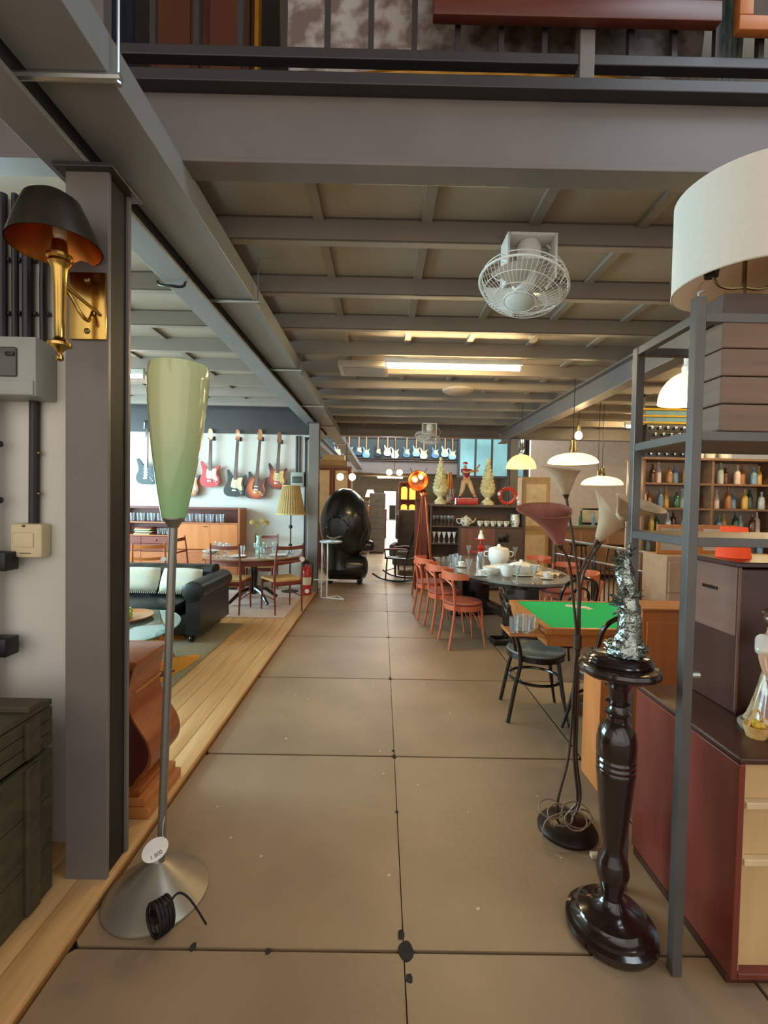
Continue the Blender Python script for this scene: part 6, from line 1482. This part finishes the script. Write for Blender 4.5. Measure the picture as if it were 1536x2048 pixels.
MB().box(0,0,0,0.6,0.45,2.1,0.004).build('body', mat('pale_oak','b89a72',0.5,scale=3,stretch=(4,1,0.7)), t, smooth=0)
for z0,z1 in ((0.1,0.95),(1.0,2.02)):
    d = MB().box(0.03,-0.018,z0,0.57,-0.0005,z1,0.003).build('door', mat('pale_oak','b89a72'), t, smooth=0)
    MB().box(0.09,-0.024,z0+0.07,0.51,-0.0185,z1-0.07,0.002).build('door_panel', mat('cream_door_panel','d8c6a3'), d, smooth=0)  # door fields are plain cream panels
# tan framed boards leaning in front of the bar shelving
for k,(x,y,w_,h,c,lb) in enumerate(((3.0,4.55,0.42,0.30,'a8a090','orange framed picture on the side table behind the rack, left'),(3.45,4.6,0.40,0.30,'c2b8a8','orange framed picture on the side table behind the rack, right'))):
    t = thing('framed_picture', lb, 'picture', (x,y,1.0605), 0, 'pictures on the side table')
    MB().box(-w_/2,-0.025,0,w_/2,0.0,h,0.005).build('frame', honey, t); MB().box(-w_/2+0.04,-0.029,0.04,w_/2-0.04,-0.0252,h-0.04).build('canvas', mat('canvas_'+c,c,0.8,var=0.2,scale=5), t)
chest('side_table','tan wooden side table with drawers behind the dark chest',2.78,4.35,1.3,0.4,1.06,mat('counter_tan','a48468'),3,2)

# things on the cabinet and chest, right foreground
t = thing('small_table_lamp','small red-orange tapered lamp standing on the dark chest','lamp',(1.465,1.86,1.3415))
MB().lathe([(0.0,0.0),(0.05,0.0),(0.05,0.006),(0.008,0.012),(0.007,0.12)],16).build('base', brass_old, t)
MB().lathe([(0.062,0.0),(0.046,0.125),(0.044,0.125),(0.060,0.0)],24,caps=False).build('shade', mat('orange_fabric','d8492a',0.7,var=0.05,scale=60,emit=0.25,ecol='ff5a2a'), t)
MB().tube([(-0.045,0,0.122),(0.045,0,0.122)],0.002,5).tube([(0,-0.045,0.122),(0,0.045,0.122)],0.002,5).build('spider', brass_old, t)
porc = mat('porcelain_skin','cfa585',0.25,coat=0.5); porc_w = mat('porcelain_white','d9d3c8',0.25,var=0.05,coat=0.5)
t = thing('porcelain_figurine','porcelain figurine with white cape and basket on the low red cabinet','figurine',(1.40,1.575,0.7555),0.25); t.scale = (0.92,)*3
MB().lathe([(0.0,0.0),(0.1,0.0),(0.105,0.012),(0.095,0.025),(0.0,0.027)],26).build('base', mat('grey_porcelain','8d8a80',0.3,coat=0.5), t)
rows = []
for i in range(10):
    u = i/9; rows.append([(math.cos(2*PI*j/36)*(0.088-0.055*u**0.7+0.006*(1-u)*math.cos(9*2*PI*j/36)), math.sin(2*PI*j/36)*(0.08-0.05*u**0.7+0.006*(1-u)*math.cos(9*2*PI*j/36)), 0.0275+0.215*u) for j in range(36)])
m = MB(); R = m.surf(rows, True); m.bm.faces.new(R[0]); m.bm.faces.new(R[-1]); m.build('skirt', mat('floral_porcelain','c8b48c',0.3,scale=30,h2='8d5a48',contrast=(0.5,0.6),coat=0.5), t)
J = [(0,0,0.24,0.034),(0,0,0.30,0.036),(0,0.005,0.35,0.042),(0,0.005,0.385,0.016),(0,-0.004,0.425,0.030),
     (-0.05,0,0.355,0.02),(-0.085,-0.02,0.30,0.016),(-0.118,-0.055,0.262,0.012),(-0.128,-0.075,0.25,0.0075),
     (0.05,0,0.355,0.02),(0.085,-0.02,0.30,0.016),(0.07,-0.08,0.27,0.012),
     (-0.136,-0.088,0.243,0.0034),(-0.142,-0.098,0.238,0.003),(-0.13,-0.092,0.24,0.0036),(-0.133,-0.105,0.234,0.003),(-0.124,-0.09,0.24,0.0034),(-0.124,-0.102,0.233,0.003),(-0.14,-0.078,0.246,0.0032),(-0.149,-0.084,0.242,0.0028)]
B = [(0,1),(1,2),(2,3),(3,4),(2,5),(5,6),(6,7),(7,8),(2,9),(9,10),(10,11),(8,12),(12,13),(8,14),(14,15),(8,16),(16,17),(8,18),(18,19)]
skinned('body', J, B, porc, t)
skinned('cape', [(0,0.004,0.26,0.045),(0,0.004,0.34,0.052),(-0.055,0.0,0.358,0.03),(-0.087,-0.02,0.305,0.026),(0.055,0.0,0.358,0.03),(0.087,-0.02,0.305,0.026)], [(0,1),(1,2),(2,3),(1,4),(4,5)], porc_w, t)
MB().ell((0,0.006,0.432),(0.034,0.034,0.034),14,10).ell((0,0.03,0.452),(0.018,0.018,0.018),10,8).build('hair', mat('brown_glaze','5a3a26',0.3,coat=0.5), t)
m = MB(); m.ell((-0.01,-0.0335,0.43),(0.0035,0.002,0.0025),6,5); m.ell((0.01,-0.0335,0.43),(0.0035,0.002,0.0025),6,5); m.build('eyes', ebony, t)
MB().ell((0,-0.036,0.42),(0.004,0.006,0.006),8,6).build('nose', porc, t); MB().ell((0,-0.0315,0.409),(0.007,0.002,0.002),8,5).build('mouth', red_paint, t)
k_ = MB().lathe([(0.0,0.0),(0.03,0.0),(0.042,0.045),(0.038,0.045),(0.0,0.02)],18,(-0.105,-0.02,0.0)).build('basket', cane, t)
MB().tube(catmull([(-0.145,-0.02,0.04),(-0.105,-0.02,0.105),(-0.065,-0.02,0.04)],6),0.004,6).build('basket_handle', cane, k_)
m = MB()
for x,y in ((-0.115,-0.03),(-0.095,-0.01),(-0.1,-0.035)): m.ell((x,y,0.048),(0.014,0.014,0.014),8,6)
m.build('fruit', mat('yellow_glaze','d8b23a',0.3), k_)

# ================================================================ UPPER FLOOR
ZM = 3.301
t = thing('gallery_wardrobe','dark brown wardrobe on the upper floor behind the railing, left','wardrobe',(-1.28,2.45,ZM))
MB().box(0,0,0.08,0.56,0.5,1.5,0.01).build('body', mat('gallery_mahogany','46281c',0.4,scale=2.5,stretch=(3,3,0.7),h2='573222'), t, smooth=0)
MB().box(-0.015,-0.02,0.0,0.575,0.5,0.0795,0.008).build('plinth', mat('gallery_mahogany','5a3020'), t, smooth=0)
for x in (0.02,0.29):
    d = MB().box(x,-0.02,0.10,x+0.25,-0.0005,1.45,0.006).build('door', mat('gallery_mahogany','5a3020'), t, smooth=0)
    MB().box(x+0.04,-0.028,0.16,x+0.21,-0.0205,1.38,0.006).build('door_panel', mat('gallery_panel','5e3524',0.4,scale=2,stretch=(4,1,0.6)), d, smooth=0)
MB().ell((0.27,-0.03,0.7),(0.012,0.012,0.012),8,6).build('knob', galv, t)
t = thing('leaning_mirror','gilt edged mirror leaning beside the wardrobe on the upper floor','mirror',(-0.685,2.36,ZM),-0.15)
MB().box(-0.012,0.0,0.0,0.012,0.3,1.2,0.004).build('frame', gilt, t); MB().box(0.0125,0.03,0.04,0.0145,0.27,1.16).build('mirror_glass', chrome, t)
t = thing('brocade_sofa','grey brocade sofa with curved gilt base rail on the upper floor','sofa',(0.50,2.17,ZM))
rows = []
for i in range(25):
    u = -1+2*i/24; zt = 0.95+0.2*math.cos(u*PI/2)
    rows.append([(u*0.98, 0.0+0.05*u*u, 0.25-0.04*u*u),(u*1.0, -0.015+0.05*u*u, 0.5),(u*1.02, 0.03+0.05*u*u, zt),(u*1.0, 0.16, zt),(u*0.98, 0.18, 0.2)])
m = MB(); R = m.surf(rows, True); m.bm.faces.new(R[0]); m.bm.faces.new(R[-1]); m.build('backrest', brocade, t, smooth=50)
MB().box(-0.95,0.182,0.16,0.95,0.75,0.42,0.04).build('seat', brocade, t)
MB().tube([(0.99*u, -0.03+0.05*u*u, 0.235-0.035*u*u-0.05*abs(u)**6) for u in [-1+2*i/28 for i in range(29)]],0.026,8).build('gilt_rail', gilt, t)
for s in (-1,1):
    for y in (0.03,0.68): MB().lathe([(0.02,0.0),(0.035,0.03),(0.03,0.08),(0.04,0.155)],12,(s*0.92,y,0)).build('foot', gilt, t)
    MB().box(s*0.985-0.04,0.19,0.2,s*0.985+0.04,0.72,0.6,0.03).build('arm', brocade, t)
t = thing('striped_cloth','pale teal cloth hanging at the right end of the brocade sofa','cloth',(1.60,2.16,ZM))
rows = [[(0.16*(j/14-0.5)*(1-0.45*(1-i/8)), 0.02*math.sin(j*1.9)*(0.5+i/16), 0.01+0.14*i) for j in range(15)] for i in range(9)]
m = MB(); m.surf(rows); o = m.build('drape', mat('teal_cloth','7aa2a6',0.85,scale=20,stretch=(6,1,0.5),h2='c9d4d0',contrast=(0.4,0.6)), t, smooth=60)
sf = o.modifiers.new('thick','SOLIDIFY'); sf.thickness = 0.006
t = thing('framed_painting','large painting in a red-brown frame hung outside the gallery railing','painting',(0.775,1.958,3.565))
FW = 1.20
MB().box(-FW/2,-0.045,0,FW/2,0.0,0.085,0.006).build('frame_rail', frame_red, t); MB().box(-FW/2,-0.045,0.915,FW/2,0.0,1.0,0.006).build('frame_rail', frame_red, t)
for s in (-1,1): MB().box(s*(FW/2-0.04)-0.04,-0.045,0.0855,s*(FW/2-0.04)+0.04,0.0,0.9145,0.006).build('frame_stile', frame_red, t)
MB().box(-FW/2+0.08,-0.025,0.0855,FW/2-0.08,-0.01,0.9145).build('mount', mat('cream_mount','d8c79c',0.8), t, smooth=0)
MB().box(-FW/2+0.2,-0.028,0.21,FW/2-0.2,-0.0255,0.79).build('canvas', mat('painting_canvas','8a7a5a',0.8,scale=3,h2='4a5a4a'), t, smooth=0)
t = thing('framed_painting','painting in an orange wooden frame at the right end of the gallery railing','painting',(1.90,1.958,3.54))
for s in (0,1): MB().box(-0.45,-0.04,0.84*s,0.45,0.0,0.84*s+0.06,0.006).build('frame_rail', orange_wood, t)
for s in (-1,1): MB().box(s*0.42-0.03,-0.04,0.0605,s*0.42+0.03,0.0,0.8395,0.006).build('frame_stile', orange_wood, t)
MB().box(-0.389,-0.02,0.0605,0.389,-0.008,0.8395).build('canvas', mat('dark_canvas','4a4038',0.8,scale=4,h2='5e5248'), t, smooth=0)
t = thing('cream_dresser','cream painted dresser on the upper floor behind the orange framed painting','cabinet',(1.62,2.5,ZM))
MB().box(0,0,0.06,0.9,0.45,0.95,0.006).build('body', mat('cream_paint','b8a88c',0.6), t, smooth=0); MB().box(0.02,0.02,0,0.88,0.43,0.0595).build('plinth', ebony, t, smooth=0)
for k in range(3): MB().box(0.03,-0.014,0.1+0.28*k,0.87,-0.0005,0.36+0.28*k,0.004).build('drawer', mat('cream_paint','b8a88c'), t, smooth=0)
t = thing('navy_curtain','dark navy curtain hanging on the upper floor beside the wardrobe','curtain',(-1.52,2.4,ZM))
rows = [[(-0.2+0.4*j/24, 0.025*math.sin(j*1.3), 0.01+0.16*i) for j in range(25)] for i in range(9)]
m = MB(); m.surf(rows); o = m.build('drape', mat('navy_cloth','1a2233',0.85,var=0.2), t, smooth=60); sf = o.modifiers.new('thick','SOLIDIFY'); sf.thickness = 0.006
